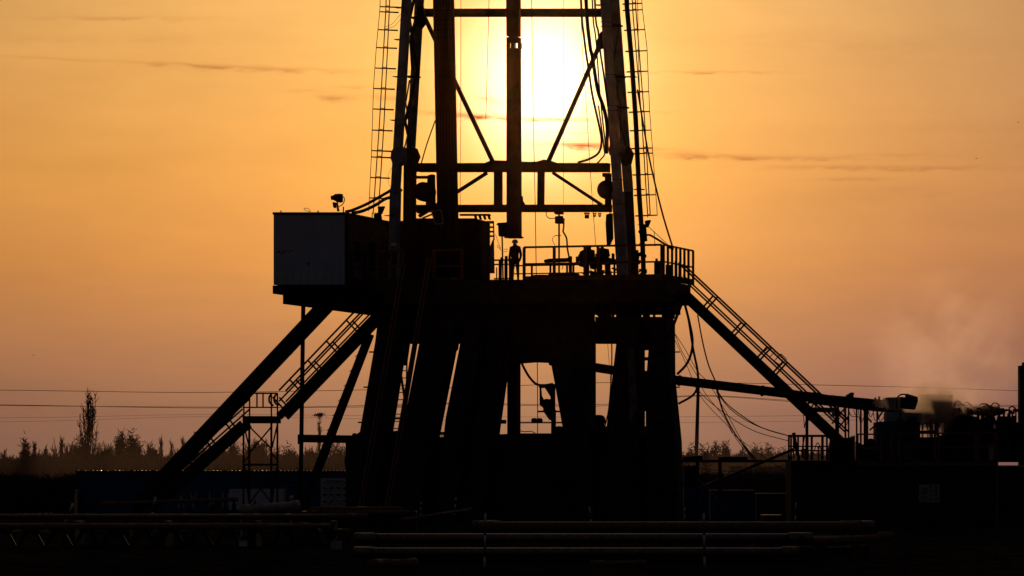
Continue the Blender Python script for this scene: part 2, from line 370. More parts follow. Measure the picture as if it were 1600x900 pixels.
# cross beams
mpart('cross_beam', (664,20), (942,20), 13.5, 5.0, .35)
mpart('cross_beam', (655,262), (952,262), 15.5, 5.2, .4)
mpart('cross_beam', (652,326), (955,325.5), 13, 5.2, .4)
mpart('cross_beam', (640,-170), (938,-170), 13, 5.0, .35)
polyF(MB(), [(756,255),(768,250),(786,252),(795,255),(830,255),(850,249),(862,251),(874,255)], 5.3, .15).build('gusset_plate', 'steel_dark', mast)
mpart('post', (778.5,268), (778.5,322), 15, 5.25, .25); mpart('post', (845.5,268), (845,322), 12.5, 5.25, .25)
mpart('diagonal_brace', (664,28), (770.5,254), 8, 5.1, .22); mpart('diagonal_brace', (938,68), (857,252), 8, 5.1, .22)
mpart('diagonal_brace', (655,338), (761,270), 6.5, 5.1, .2); mpart('diagonal_brace', (864,270), (940,320), 6.5, 5.1, .2)
mpart('diagonal_brace', (640,-165), (770,-25), 8, 5.1, .22); mpart('diagonal_brace', (930,-165), (850,-25), 8, 5.1, .22)
polyF(MB(), [(931,66),(938,50),(945,48),(948,74),(936,76)], 4.4, .3).build('gusset_plate', 'steel_black', mast)
# climbing ladder with safety cage on both outer sides
def cage_ladder(rails, strap, hoops, inner, lab):
    lad = thing('caged_ladder', F(*rails[0][-1], 3.5), lab, 'ladder', 'caged ladders up the mast')
    for r in rails:
        MB().tube([F(x, y, 3.4) for x, y in r], .026, 5).build('rail', 'steel_dark', lad)
    def on(line, y):
        for a, b in zip(line, line[1:]):
            if a[1] <= y <= b[1]: return a[0] + (b[0]-a[0])*(y-a[1])/(b[1]-a[1])
        a, b = (line[0], line[1]) if y < line[0][1] else (line[-2], line[-1]); return a[0] + (b[0]-a[0])*(y-a[1])/(b[1]-a[1])
    for y in hoops:
        x0, x1 = on(inner, y), on(strap, y)
        pts = [F(x0, y+2, 3.0), F(x0*.35+x1*.65, y+1.4, 2.9), F(x1, y+1, 3.25), F(x1, y+1.4, 3.55), F(x0*.35+x1*.65, y+2, 3.9), F(x0, y+3, 3.9)]
        MB().tube(pts, .022, 5).build('cage_hoop', 'steel_dark', lad)
        MB().tube([F(on(rails[0], y), y, 3.4), F(on(rails[1], y), y, 3.4)], .014, 4).build('rung', 'steel_dark', lad)
    MB().tube([F(x, y, 3.4) for x, y in strap], .016, 5).build('cage_strap', 'steel_dark', lad)
    for q in (.3, .7):
        pp = [(on(inner, y)*(1-q) + on(strap, y)*q, y) for y in range(int(strap[0][1]), int(strap[-1][1]), 40)]
    return lad
Lr = [[(611,-190),(602.5,20),(593,190),(583,334)], [(616,-190),(608,20),(600,190),(591,334)]]
cage_ladder(Lr, [(600,-190),(593.5,15),(588,73),(583.5,137),(580.5,237),(576,330)], list(range(-179, 0, 32)) + [9,17,45,73,105,137,169,202,234,244,276,308], [(632,-190),(621,60),(614,190),(608,300),(606,340)], 'caged ladder up the outer side of the mast above the white cabin')
Rr = [[(979,-190),(989,20),(1003,190),(1012,335)], [(983,-190),(994,20),(1007.5,190),(1016,335)]]
cage_ladder(Rr, [(994,-190),(1003.5,12),(1011,75),(1015,172),(1020,238),(1027,335)], list(range(-178, 0, 32)) + [4,14,45,78,110,142,173,202,230,238,271,303,335], [(960,-190),(975,40),(984,200),(993,340)], 'caged ladder up the outer side of the mast above the outdoor stairway')
# standpipe and hoses
m = MB().tube([F(974,-190,3.0), F(979.5,10,3.0), F(987.5,100,3.0), F(993.5,190,3.0), F(998.5,300,3.0), F(1004,380,3.0), F(1006,437,3.0)], .105, 10)
m.build('standpipe', 'steel_dark', mast, True)
for y in (120, 296):
    x = 985 + (y-70)*.055; mpart('pipe_clamp', (978 + (y-120)*.075, y), (994 + (y-120)*.07, y), 2.4, 2.9, .3, 'steel_black')

# ---- guide beam hanging down the middle
gb = thing('guide_beam', F(803.5, 372, 2), 'long steel guide beam hanging down the middle of the mast over the sun', 'guide beam')
polyF(MB(), [(790,-190),(814,-190),(814,56),(791,56)], 2, .4).build('beam_section', 'steel_dark', gb)
m = MB()
for x0, x1 in ((791,796),(798,806.3),(808.6,814.5)): polyF(m, [(x0,66),(x1,66),(x1,75),(x0,75)], 2, .4)
polyF(m, [(791,58),(814.5,58),(814.5,66),(791,66)], 2, .4); polyF(m, [(795,56),(810,56),(810,58),(795,58)], 2, .4)
polyF(m, [(791,75),(814.5,75),(815.5,372),(791.5,372)], 2, .4)
m.build('beam_section', 'steel_dark', gb)
beamF(MB(), (789,371), (794,371), 3, 1.9, .2).build('end_lug', 'steel_black', gb); beamF(MB(), (811,371), (817,371), 3, 1.9, .2).build('end_lug', 'steel_black', gb)
polyF(MB(), [(814,306),(817,306),(818,314),(821,318),(817,326),(814,326)], 2.0, .25).build('roller_bracket', 'steel_black', gb)

# ---- drill pipe racked upright
src = None
for r_ in range(4):
    for k in range(7):
        a = F(678.2 + k*4.55 + r_*.5, TOP, 3.6 + r_*.16); a2 = F(687.5 + k*4.55 + r_*.4, 437, 3.6 + r_*.16)
        a = a2 + (F(678.8 + k*4.55 + r_*.5, 0, 3.6 + r_*.16) - a2) * 1.42
        o = MB().tube([Vector((0,0,0)), a - a2], .069, 7).build('drill_pipe', 'pipe_dark', None, True); o.location = a2
        tag(o, 'upright drill pipe racked in the tight bundle inside the mast', 'drill pipe', 'drill pipes racked upright in the mast')
fb = thing('finger_board', F(695, -30, 4), 'steel clamp frame holding the racked drill pipes together', 'pipe clamp')
beamF(MB(), (672,-60), (708,-60), 6, 3.3, .12).build('clamp_bar', 'steel_black', fb); beamF(MB(), (672,-60), (708,-60), 6, 4.3, .12).build('clamp_bar', 'steel_black', fb)

# ---- lines and hoses in the mast
wire('drilling_line', [F(720,-190,3), F(720,90,3), F(719,330,3)], .012, 'steel_black', 'thin taut line next to the racked drill pipe bundle', 'steel line')
wire('drilling_line', [F(768,-190,3), F(764,0,3), F(759,187,3)], .014, 'steel_black', 'thin line hanging beside the guide beam, ending over the sun', 'steel line')
wire('drilling_line', [F(828,-190,3), F(831,20,3), F(833.5,190,3), F(836.5,330,3), F(838,432,3)], .018, 'steel_black', 'long line running past the guide beam down to the floor rail', 'steel line')
wire('drilling_line', [F(880.5,-190,3), F(880.5,318,3)], .010, 'steel_black', 'thin plumb line crossing the brace beside the cloud bars', 'steel line')
wire('drilling_line', [F(904,-190,3), F(908,30,3), F(917,180,3), F(924,290,3), F(931,385,3)], .013, 'steel_black', 'thin slack line dropping near the pale mast chord', 'steel line')
for k, (pts, r, lab) in enumerate((
    ([(905,-190),(908,0),(913,60),(920,110),(926,150),(936,195),(940,220),(936,238),(922,248),(903,254)], .052, 'black hose hanging in a wide loop down to the middle cross beam'),
    ([(912,-190),(916,0),(922,70),(926,90),(934,140),(944,170),(949,200),(948,240)], .085, 'thick black hose running down close to the pale mast chord'),
    ([(922,-190),(926,10),(931,60),(937,140),(942,190),(946,235),(938,250),(932,256)], .035, 'thin hose running behind the thick hose down the mast'),
    ([(926,-190),(930,10),(935,50),(938,80),(944,120),(950,165)], .045, 'short thick hose pressed against the pale mast chord'),
    ([(935,165),(938,185),(942,215),(945,240)], .035, 'hose end joining the looped hoses above the cross beam'))):
    wire('hose', [F(x, y, 2.2 + .12*k) for x, y in pts], r, 'rubber', lab, 'hose', 'hoses hanging in the mast')
wire('guy_line', [F(996,140,2), F(1003,182,1.8), F(1015,250,1.4), F(1034,330,.9), F(1052,390,.5)], .040, 'steel_black', 'straight black guy line from the mast to the corner railing', 'guy line')
wire('guy_line', [F(995,-190,2.2), F(998,100,2.2), F(1006,232,2), F(1012,340,2)], .016, 'steel_black', 'thin line running down inside the caged ladder', 'guy line')
wire('guy_line', [F(680,188,2.6), F(667,225,2.6), F(655,266,2.6)], .030, 'steel_black', 'short slanting line beside the racked drill pipes', 'guy line')
for k, pts in enumerate(([(601,42),(612,38),(621,28),(626,22)], [(606,44),(616,41),(626,30)])):
    wire('cable', [F(x, y, 2.6) for x, y in pts], .010, 'cable_orange', 'thin cable sagging from the caged ladder over the cabin', 'cable', 'thin cables sagging near the ladder')
wire('cable', [F(x, y, 2.6) for x, y in ((612,262),(607,272),(607,285),(612,296))], .008, 'cable_orange', 'thin cable loop below the mast knuckle', 'cable')

# ---- equipment in the mast
def tugger(cx, cy, r, lab, w=3.0, side=1):
    t = thing('air_winch', F(cx, cy, w), lab, 'winch', 'round winches on the mast legs')
    MB().disc(F(cx, cy, w+.3), VV, r*PM, .6, 24).build('drum', 'steel_black', t, True)
    MB().disc(F(cx, cy, w+.28), VV, r*PM*.4, .8, 12).build('hub', 'steel_dark', t, True)
    return t
t = tugger(664, 300, 15.5, 'round winch drum on the mast leg above the dark shed')
polyF(MB(), [(668,274),(680,272),(681,330),(665,330),(665,321),(656,333),(656,322),(665,320)], 3.1, .5).build('bracket', 'steel_black', t)
beamF(MB(), (645,263), (681,263), 12, 3.0, .4).build('bracket', 'steel_black', t)
beamF(MB(), (645,277), (670,277), 5, 3.0, .3).build('arm', 'steel_dark', t)
t = tugger(950, 297, 15, 'round winch drum on the mast leg beside the caged ladder')
polyF(MB(), [(941,270),(956,270),(956,322),(945,322),(945,276),(941,276)], 3.2, .4).build('bracket', 'steel_black', t)
t = thing('hanging_tong', F(955, 360, 3), 'long black pipe tong hanging beside the pale mast chord under the beam', 'pipe tong')
polyF(MB(), [(947,335),(958,333),(959,372),(956,378),(953,384),(948,383),(946,350)], 3, .35).build('tong_body', 'steel_black', t)
for y in (372, 376, 380): beamF(MB(), (951,y), (955.5,y), 1.4, 3, .1).build('jaw', 'steel_black', t)
MB().tube([F(953,326,3.2), F(953,336,3.2)], .02).build('hanger', 'steel_black', t)
for cx, s_, lab in ((917,1.25,'largest caged lamp hanging under the lower cross beam'),(929,.8,'small caged lamp in the middle of three under the cross beam'),(937,.8,'small caged lamp under the cross beam nearest the black tong')):
    t = thing('hanging_lamp', F(cx, 333, 5.2), lab, 'lamp', 'caged lamps under the cross beam')
    beamF(MB(), (cx-3*s_,333.5), (cx+3*s_,333.5), 2.2*s_, 5.1, .15).build('lamp_cap', 'steel_black', t)
    MB().disc(F(cx, 337.5*1.0 + (s_-.8)*2, 5.2), UP, 1.5*PM*s_*(1.7 if s_ > 1 else 1), 4.5*PM*s_, 8).build('lamp_glass', 'glass_dark' if s_ > 1 else 'pipe_pale', t)
    m = MB()
    for q in range(6):
        a = q*math.pi/3; p = F(cx, 333, 5.2); rr_ = 2.6*PM*s_
        m.tube([p + Vector((math.cos(a), math.sin(a), 0))*rr_, p + Vector((math.cos(a)*rr_, math.sin(a)*rr_, -7*PM*s_))], .010, 4)
    m.build('lamp_guard', 'steel_black', t)

# ---- the driller's cabin
cab = thing('driller_cabin', F(483, 446, 3), 'big box cabin with a blank blue-white end wall on the high platform', 'cabin')
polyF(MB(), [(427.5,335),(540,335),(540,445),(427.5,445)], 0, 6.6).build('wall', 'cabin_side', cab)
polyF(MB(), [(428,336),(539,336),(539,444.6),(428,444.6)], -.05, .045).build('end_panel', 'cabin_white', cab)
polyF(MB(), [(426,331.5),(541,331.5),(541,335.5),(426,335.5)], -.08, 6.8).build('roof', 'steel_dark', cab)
polyF(MB(), [(539,336),(544,336),(544,445),(539,445)], -.06, .12).build('corner_post', 'steel_black', cab)
CR = F(540, 445, 0); wr = CR.z
def sideq(d0, d1, z0, z1, out, mb, off=0.0):          # panel on the cabin's receding side wall
    a = CR + VV*d0 + UU*off; a.z = z0; q = a + VV*(d1-d0); r = q.copy(); r.z = z1; s_ = a.copy(); s_.z = z1
    return mb.prism([a, q, r, s_], UU*out)
m = MB()
for k in range(44):
    d = .5 + k*.135
    if 1.0 < d < 1.9 or 3.0 < d < 3.9: continue
    sideq(d, d+.07, wr, wr+2.9, .03, m)
m.build('corrugation', 'cabin_side', cab)
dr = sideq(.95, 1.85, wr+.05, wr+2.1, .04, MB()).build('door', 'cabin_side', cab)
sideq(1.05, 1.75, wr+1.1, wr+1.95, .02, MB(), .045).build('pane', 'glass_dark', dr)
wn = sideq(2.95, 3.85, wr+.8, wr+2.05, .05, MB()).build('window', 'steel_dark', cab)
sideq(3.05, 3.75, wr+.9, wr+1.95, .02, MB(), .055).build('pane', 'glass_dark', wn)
for x, h in ((439,4),(497,4),(536.5,10),(550,6)):
    MB().tube([F(x, 333, .4), F(x, 333-h, .4)], .028).build('roof_stub', 'steel_black', cab)
for k in range(9):
    x = 434 + k*12.2; MB().tube([F(x, 444, -.055), F(x, random.choice((430, 420, 408, 402, 425)), -.055)], .006, 4).build('rust_streak', 'cabin_side', cab)
for x, y, r in ((431,395,1),(436,393,2.0),(443,394.5,1.6),(447,392.5,1.2),(452,393.6,1.3),(457,392,1.4),(440,396.5,1.2),(482,412,2.0),(520,360,.7),(505,380,.7)):
    MB().disc(F(x, y, -.052), VV, r*PM, .006, 7).build('stain', 'steel_dark', cab)
wire('hose', [F(x, y, 3.3) for x, y in ((540,331),(552,328),(575,318),(598,305),(612,296),(626,280))], .07, 'rubber', 'upper thick hose sloping from the mast leg to the white cabin roof', 'hose', 'hoses sloping to the cabin roof')
wire('hose', [F(x, y, 3.4) for x, y in ((550,333),(566,330),(586,321),(602,311),(614,307),(628,296))], .075, 'rubber', 'lower thick hose sloping from the mast leg to the white cabin roof', 'hose', 'hoses sloping to the cabin roof')
wire('cable', [F(x, y, .5) for x, y in ((486,331),(478,329),(475,326),(481,325.5),(485,330))], .012, 'cable_orange', 'small cable loop lying on the white cabin roof', 'cable')
# lower annex behind it
an = thing('cabin_annex', F(600, 445, 8), 'lower ribbed annex hut between the white cabin and the mast leg', 'hut')
polyF(MB(), [(578,352),(612,352),(612,440),(578,440)], 5.6, 3).build('wall', 'steel_dark', an)
polyF(MB(), [(574,346),(616,349),(616,353),(574,350)], 5.3, 3.6).build('roof', 'steel_dark', an)
polyF(MB(), [(584,362),(593,362),(593,438),(584,438)], 5.5, .08).build('door', 'cabin_side', an)

# ---- dark shed on the floor (behind the racked pipes)
sh = thing('floor_shed', F(700, 437, 7), 'dark ribbed shed with a pale corner strip behind the racked drill pipes', 'shed')
polyF(MB(), [(622,345),(766,345),(766,437),(622,437)], 6, 1.4).build('wall', 'steel_dark', sh)
m = MB()
for k in range(28): beamF(m, (650+k*4.1, 350), (650+k*4.1, 436), 1.4, 5.93, .07)
m.build('corrugation', 'steel_dark', sh)
polyF(MB(), [(640,341),(757,341),(768,345),(640,346)], 5.8, 1.5).build('roof', 'steel_black', sh)
polyF(MB(), [(760.5,345),(772,345),(772,347),(760.5,347)], 5.8, .1).build('gutter', 'cabin_side', sh)
m = MB()
for x in (740, 747, 754, 761): polyF(m, [(x,336),(x+4.5,336),(x+6.5,343),(x+2.3,343)], 6.5, .1)
polyF(m, [(718,334),(766,334),(768,337),(718,337)], 6.5, .2)
m.build('roof_vent', 'steel_black', sh)
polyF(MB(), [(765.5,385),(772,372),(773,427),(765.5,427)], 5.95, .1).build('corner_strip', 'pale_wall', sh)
for y in range(348, 372, 7): beamF(MB(), (766,y), (771,y), 3.2, 6, .1).build('corner_bracket', 'steel_black', sh)
MB().tube([F(771,347,6), F(772,375,6)], .03).build('downpipe', 'steel_black', sh)

# ---- floodlights
def floodlight(cx, cy, w, lab, size=1.0, flip=1, pale=False, base=None, tilt=0):
    t = thing('floodlight', F(cx, cy + 16*size if base is None else base, w), lab, 'floodlight', 'floodlights on the rig')
    s_ = size; X_ = lambda dx: cx + flip*dx*s_
    hd = polyF(MB(), [(X_(-8), cy-4*s_), (X_(-4), cy-7*s_), (X_(8), cy-7.5*s_), (X_(8), cy+5*s_), (X_(0), cy+6*s_), (X_(-8), cy+2*s_)], w, .35*s_).build('lamp_head', 'steel_black', t)
    MB().disc(F(X_(-8), cy-1*s_, w+.17), UU, 3.6*PM*s_, .10, 10).build('lens', 'glass_dark', hd)
    MB().tube(bez([F(X_(9), cy-3*s_, w+.1), F(X_(11), cy+2*s_, w+.1), F(X_(8), cy+9*s_, w+.1), F(X_(2), cy+13*s_, w+.1)], 5), .020*s_).build('yoke', 'steel_black', t)
    polyF(MB(), [(X_(-8), cy+6*s_), (X_(-2), cy+6*s_), (X_(-2), cy+15*s_), (X_(-7), cy+14*s_)], w, .25*s_).build('ballast_box', 'steel_black', t)
    polyF(MB(), [(X_(-2), cy+4*s_), (X_(0), cy+4*s_), (X_(3), cy+20*s_), (X_(-1), cy+20*s_)], w+.1, .1).build('stand', 'steel_black', t)
    return t
floodlight(527.5, 310, .8, 'floodlight on a yoke standing on the white cabin roof')
t = thing('floodlight', F(597, 340, 2.4), 'small floodlight tipped down on the hut roof beside the mast leg', 'floodlight', 'floodlights on the rig')
polyF(MB(), [(590,323),(602,322),(597,334),(591,331)], 2.2, .3).build('lamp_head', 'steel_black', t)
MB().tube([F(594,330,2.3), F(596,345,2.3)], .04).build('stand', 'steel_black', t)
polyF(MB(), [(584,334),(594,332),(598,346),(584,346)], 2.2, .3).build('ballast_box', 'steel_black', t)
for x in (581.5, 586): MB().tube([F(x, 345, 2.3), F(x, 332, 2.3)], .02).build('bracket', 'steel_black', t)
t = thing('floodlight', F(683, 345, 2.8), 'square grey-rimmed floodlight hung on the dark leg over the shed', 'floodlight', 'floodlights on the rig')
polyF(MB(), [(674,330),(689,328),(693,348),(680,350)], 2.6, .2).build('lamp_head', 'steel_black', t)
m = MB()
for a, b in (((674,330),(689,328)),((689,328),(692.5,349)),((692.5,349),(680,350.5)),((680,350.5),(674,330))): beamF(m, a, b, 1.6, 2.55, .06)
m.build('rim', 'mast_grey', t)
beamF(MB(), (660,341), (677,334), 3, 2.9, .1).build('bracket', 'steel_black', t)
t = thing('floodlight', F(1010, 385, 1.4), 'flared floodlight on the standpipe side above the corner railing', 'floodlight', 'floodlights on the rig')
polyF(MB(), [(1007,345),(1018,343.5),(1014,354),(1009,355)], 1.2, .35).build('lamp_head', 'steel_black', t)
polyF(MB(), [(1002,350),(1010,350),(1012,376),(1000,378),(999,362)], 1.3, .3).build('ballast_box', 'steel_black', t)
MB().tube(bez([F(1003,374,1.3), F(1012,367,1.3), F(1024,372,1.1), F(1050,389,.6)], 6), .045).build('bracket', 'steel_black', t)
for a, b in (((1013,354),(1050,388)),((1022,361),(1023.5,385)),((996,352),(1003,345))): MB().tube([F(*a,1.2), F(*b,1.0)], .014, 4).build('stay', 'steel_black', t)
# tangle of fittings beside it
t = thing('valve_cluster', F(1000, 437, 1.6), 'knot of black valves and hoses at the standpipe foot', 'valves')
random.seed(3)
for k in range(16):
    x, y = random.uniform(995,1009), random.uniform(352,436)
    MB().disc(F(x, y, 1.5+random.random()*.5), random.choice((UU, VV, UP)), random.uniform(1.5,3.6)*PM, random.uniform(3,8)*PM, 8).build('valve', 'steel_black', t)
polyF(MB(), [(1022,410),(1036,410),(1036,432),(1022,432)], 2, .5).build('valve_box', 'steel_black', t)
# control boxes on the floor
t = thing('control_box', F(798, 437, 3), 'black control box on a stand beside the hanging guide beam', 'control box', 'control boxes on posts')
polyF(MB(), [(778,348),(800,347),(800,354),(796,354),(796,369),(779,369),(778,352),(775,351)], 2.8, .4).build('box', 'steel_black', t)
MB().tube([F(784.5,369,3), F(786,437,3)], .035).build('post', 'steel_black', t)
MB().tube(bez([F(774,366,3), F(779,380,3), F(782,388,3), F(777,386,3), F(778,383,3), F(783,392,3)], 5), .010, 4).build('cord', 'rubber', t)
MB().tube(bez([F(787,390,3), F(792,389,3), F(791,393,3), F(787,393,3)], 5), .010, 4).build('cord', 'rubber', t)
t = thing('control_box', F(873.5, 437, 4), 'control box high on a slim pole with a curved hose beside it', 'control box', 'control boxes on posts')
polyF(MB(), [(866,323),(881,323),(881,334.5),(866,334.5)], 3.8, .35).build('box', 'steel_black', t)
polyF(MB(), [(867,338),(880.5,337),(880.5,349),(867,349)], 3.8, .35).build('box', 'steel_black', t)
MB().tube([F(873.5,334,4), F(873.5,437,4)], .040).build('post', 'steel_black', t)
MB().tube(bez([F(867,341,3.9), F(858,341,3.9), F(853.5,336,3.9), F(853.5,331,3.9)], 5), .02, 5).build('cord', 'rubber', t)
MB().tube(bez([F(873,368,3.9), F(866,369,3.9), F(863,375,3.9), F(867,383,3.9)], 5), .012, 4).build('cord', 'rubber', t)
MB().tube([F(867,368,3.9), F(877,368,3.9)], .015, 4).build('bracket', 'steel_black', t)
wire('hose', [F(x, y, 3.8) for x, y in ((881,341),(880.5,356),(880,362),(885,372),(886.5,388),(889,402))], .04, 'rubber', 'curved hose hanging beside the slim pole of the control box', 'hose')

# ---- floor machinery behind the railing
t = thing('power_tong', F(930, 437, 3), 'bulky black machine behind the floor railing, squat and many-pieced', 'machine')
random.seed(5)
polyF(MB(), [(906,393),(912,390),(930,389),(931,404),(926,411),(906,412),(904,400)], 2.6, .9).build('housing', 'steel_black', t)
polyF(MB(), [(933,387),(952,388),(954,399),(950,402),(933,402)], 2.7, .6).build('motor', 'steel_black', t)
polyF(MB(), [(930,396),(958,403),(961,409),(930,411)], 2.8, .5).build('cradle', 'steel_black', t)
polyF(MB(), [(914,384),(924,384),(924,391),(914,391)], 2.9, .3).build('cap', 'steel_black', t)
polyF(MB(), [(914,404),(920,404),(920,437),(914,437)], 2.6, .4).build('stand', 'steel_black', t)
polyF(MB(), [(920,406),(934,404),(936,418),(922,420)], 2.6, .6).build('gearbox', 'steel_black', t)
polyF(MB(), [(944,404),(953,404),(954,437),(946,437)], 2.6, .6).build('stand', 'steel_black', t)
MB().tube(bez([F(x, y, 2.8) for x, y in ((906,398),(903,408),(906,414),(913,416))], 4), .06).build('handle', 'steel_black', t)
for k in range(12):
    MB().disc(F(random.uniform(938,962), random.uniform(406,434), 2.8), random.choice((UU, VV, UP)), random.uniform(1.2,3)*PM, random.uniform(3,7)*PM, 8).build('fitting', 'steel_black', t)
for k in range(4): MB().tube(bez([F(910+k*4,428-k*2,2.8), F(920+k*5,424+k*2,2.8), F(934+k*5,430-k*2,2.8)], 4), .025, 5).build('hose_run', 'rubber', t)
random.seed(61)
for x, y0, wd, nm in ((902,401,4,'bracket'),(926,393,3,'bracket'),(941,384,5,'motor_cap'),(958,396,4,'bracket'),(938,414,7,'pump'),(926,424,9,'pump'),(948,421,6,'pump')):
    beamF(MB(), (x, y0), (x, min(437, y0+random.uniform(8,16))), wd, 2.7, .35).build(nm, 'steel_black', t)
t = thing('tool_cabinet', F(1042, 437, 2.5), 'low dark cabinet and gas bottles on the drill floor behind the corner railing', 'cabinet')
for x, y0, wd in ((1046,414,13),(1056,408,4),(1062,410,4),(1026,404,3)):
    beamF(MB(), (x, y0), (x, 437), wd, 2.4, .3).build('cabinet_body' if wd > 10 else 'bottle', 'steel_black', t)
t = thing('pipe_rack_post', F(789, 437, 4), 'cluster of short upright posts on the floor beside the hanging guide beam', 'posts')
for x, y0, wd in ((783,402,2.5),(791,400,5),(797,404,3),(799,420,6),(776,418,2)):
    beamF(MB(), (x, y0), (x, 437), wd, 4.0, .1).build('post', 'steel_black', t)
t = thing('tong_arm', F(872, 437, 3), 'low black jib arm lying level behind the floor railing', 'jib arm')
polyF(MB(), [(850,406),(858,404),(886,403),(892,402),(892,408),(886,409),(850,410)], 2.8, .3).build('arm', 'steel_black', t)
polyF(MB(), [(888,400),(894,400),(894,437),(889,437)], 2.8, .3).build('stand', 'steel_black', t)
MB().tube([F(884,403,3), F(878,421,3)], .015, 4).build('stay', 'steel_black', t)
for x0, h in ((862,8),(884,6),(838,3)):
    c = F(x0+8, 434, 3.4); m = MB()
    for k in range(3): m.tube([c + UU*(.36*math.cos(a*.5236)) + VV*(.36*math.sin(a*.5236)) + UP*(.03+k*h*PM/3) for a in range(13)], .035, 5)
    tag(m.build('hose_coil', 'rubber', None, True), {862:'tallest coil of black hose on the drill floor under the jib arm',884:'middle coil of black hose on the drill floor beside the stand',838:'flattest coil of black hose on the drill floor near the guide beam'}[x0], 'hose coil', 'hose coils on the drill floor')
t = thing('mud_bucket', F(1000, 437, 2), 'stout dark drum standing on the floor beside the pale chord foot', 'drum')
MB().disc(F(993, 414, 2), UP, 8*PM*.6, 46*PM, 14).build('body', 'steel_black', t, True)
MB().disc(F(993, 391.5, 2), UP, 4.6*PM, 1.5*PM, 14).build('lid', 'cabin_side', t)

# ---- railings
def railing(pts3, h, lab, m='rust_rail', posts=None, toe=True, r=.042, mids=(.52,), grp='guard railings of the drill floor', extra_top=0):
    t = thing('guard_railing', pts3[0], lab, 'railing', grp)
    for a, b in zip(pts3, pts3[1:]):
        MB().span(a + UP*h, b + UP*h, r, r, UP if abs((b-a).normalized().dot(VV)) < .9 else UU).build('top_rail', m, t)
        for q in mids: MB().span(a + UP*h*q, b + UP*h*q, r*.85, r*.85, UP).build('mid_rail', m, t)
        if toe: MB().span(a + UP*.12, b + UP*.12, .02, .13, UP).build('toe_board', m, t)
    for p in posts or pts3: MB().span(p, p + UP*(h+extra_top), r*1.3, r*1.3, VV).build('post', m, t)
    return t
Z = F(800, 441, 0).z
def at(px, w): p = F(px, 441, w); p.z = Z; return p
railing([at(819,.1), at(1034,.1)], 1.47, 'long front railing of the drill floor behind which machines stand', posts=[at(x,.1) for x in (819,866,914,934.5,984,1034)])
railing([at(1037,.1), at(1083,4.5)], 1.47, 'short side railing receding at the drill floor corner above the outdoor stairs', posts=[at(1037,.1)+(at(1083,4.5)-at(1037,.1))*q for q in (0,.14,.28,.42,.56,.70,.84,1)], m='steel_dark', r=.034)
railing([at(798,8.5), at(1000,8.5)], 1.2, 'thin rear railing seen through the gap beyond the machines', m='steel_black', posts=[at(x,8.5) for x in (800,831,860,886,896,930,960)], toe=False, r=.03, mids=(.3,.7))
railing([at(772,5), at(800,5)], 1.25, 'short dark railing between the shed corner and the guide beam', m='steel_black', posts=[at(x,5) for x in (781,790,797)], toe=False, r=.035, mids=(.35,.85))
railing([at(590,.1), at(629,.1)], 1.42, 'rusty front railing panel before the hut, nearest the white cabin', posts=[at(x,.1) for x in (589,611,629)])
railing([at(548,.1), at(588,.1)], 1.42, 'faint railing panel before the cabin side wall and its window', posts=[at(x,.1) for x in (548,570)], m='steel_dark')
railing([at(678,.1), at(722,.1)], 1.42, 'rusty front railing panel before the racked drill pipes', posts=[at(x,.1) for x in (678,722)])

# ---- tall handling ramp: two slanting frames of paired rails
def ramp_rail(xa, ya, xb, yb, lab):
    t = thing('ramp_rail', GD(xb, 150), lab, 'ramp rail', 'slanting ramp rails below the drill floor')
    for dx, mm in ((-2.6, 'yellow_rail'), (2.6, 'rust_rail')):
        A, B = F(xa+dx, ya, -.2), F(xb+dx, yb, -4.0); MB().span(A, B, .028, .05, VV).build('rail', mm, t)
    n = 24
    A0, A1, B0, B1 = F(xa-2.6, ya, -.2), F(xa+2.6, ya, -.2), F(xb-2.6, yb, -4.0), F(xb+2.6, yb, -4.0)
    MB().span((A0+A1)/2 + VV*.1, (B0+B1)/2 + VV*.1, .06, .03, VV).build('web', 'steel_black', t)
    for k in range(n): q = (k+.5)/n; MB().span(A0+(B0-A0)*q, A1+(B1-A1)*q, .02, .03, VV).build('cross_tie', 'steel_black', t)
ramp_rail(630.5, 412, 563, 797, 'slanting paired ramp rail from the floor edge below the hut railing')
ramp_rail(671, 404, 604.5, 796, 'slanting paired ramp rail from the floor edge below the drill pipes')
# ladder seen in the gap between the legs
t = thing('steel_ladder', G(620, 6), 'steel ladder glimpsed in the narrow gap between the big legs', 'ladder')
for x, x2 in ((612, 606), (636, 630)): MB().tube([F(x, 560, 5), F(x2, 815, 5)], .035).build('rail', 'steel_black', t)
for k in range(22): y = 568 + k*11.3; MB().tube([F(611-(y-568)*.02, y, 5), F(636-(y-568)*.02, y, 5)], .022, 5).build('rung', 'steel_black', t)
for a, b in (((625,575),(633,628)),((618,590),(628,596))): beamF(MB(), a, b, 4, 5.2, .1).build('stay', 'steel_black', t)
beamF(MB(), (606,653.5), (640,653.5), 4, 5.2, .2).build('crossbar', 'steel_black', t)

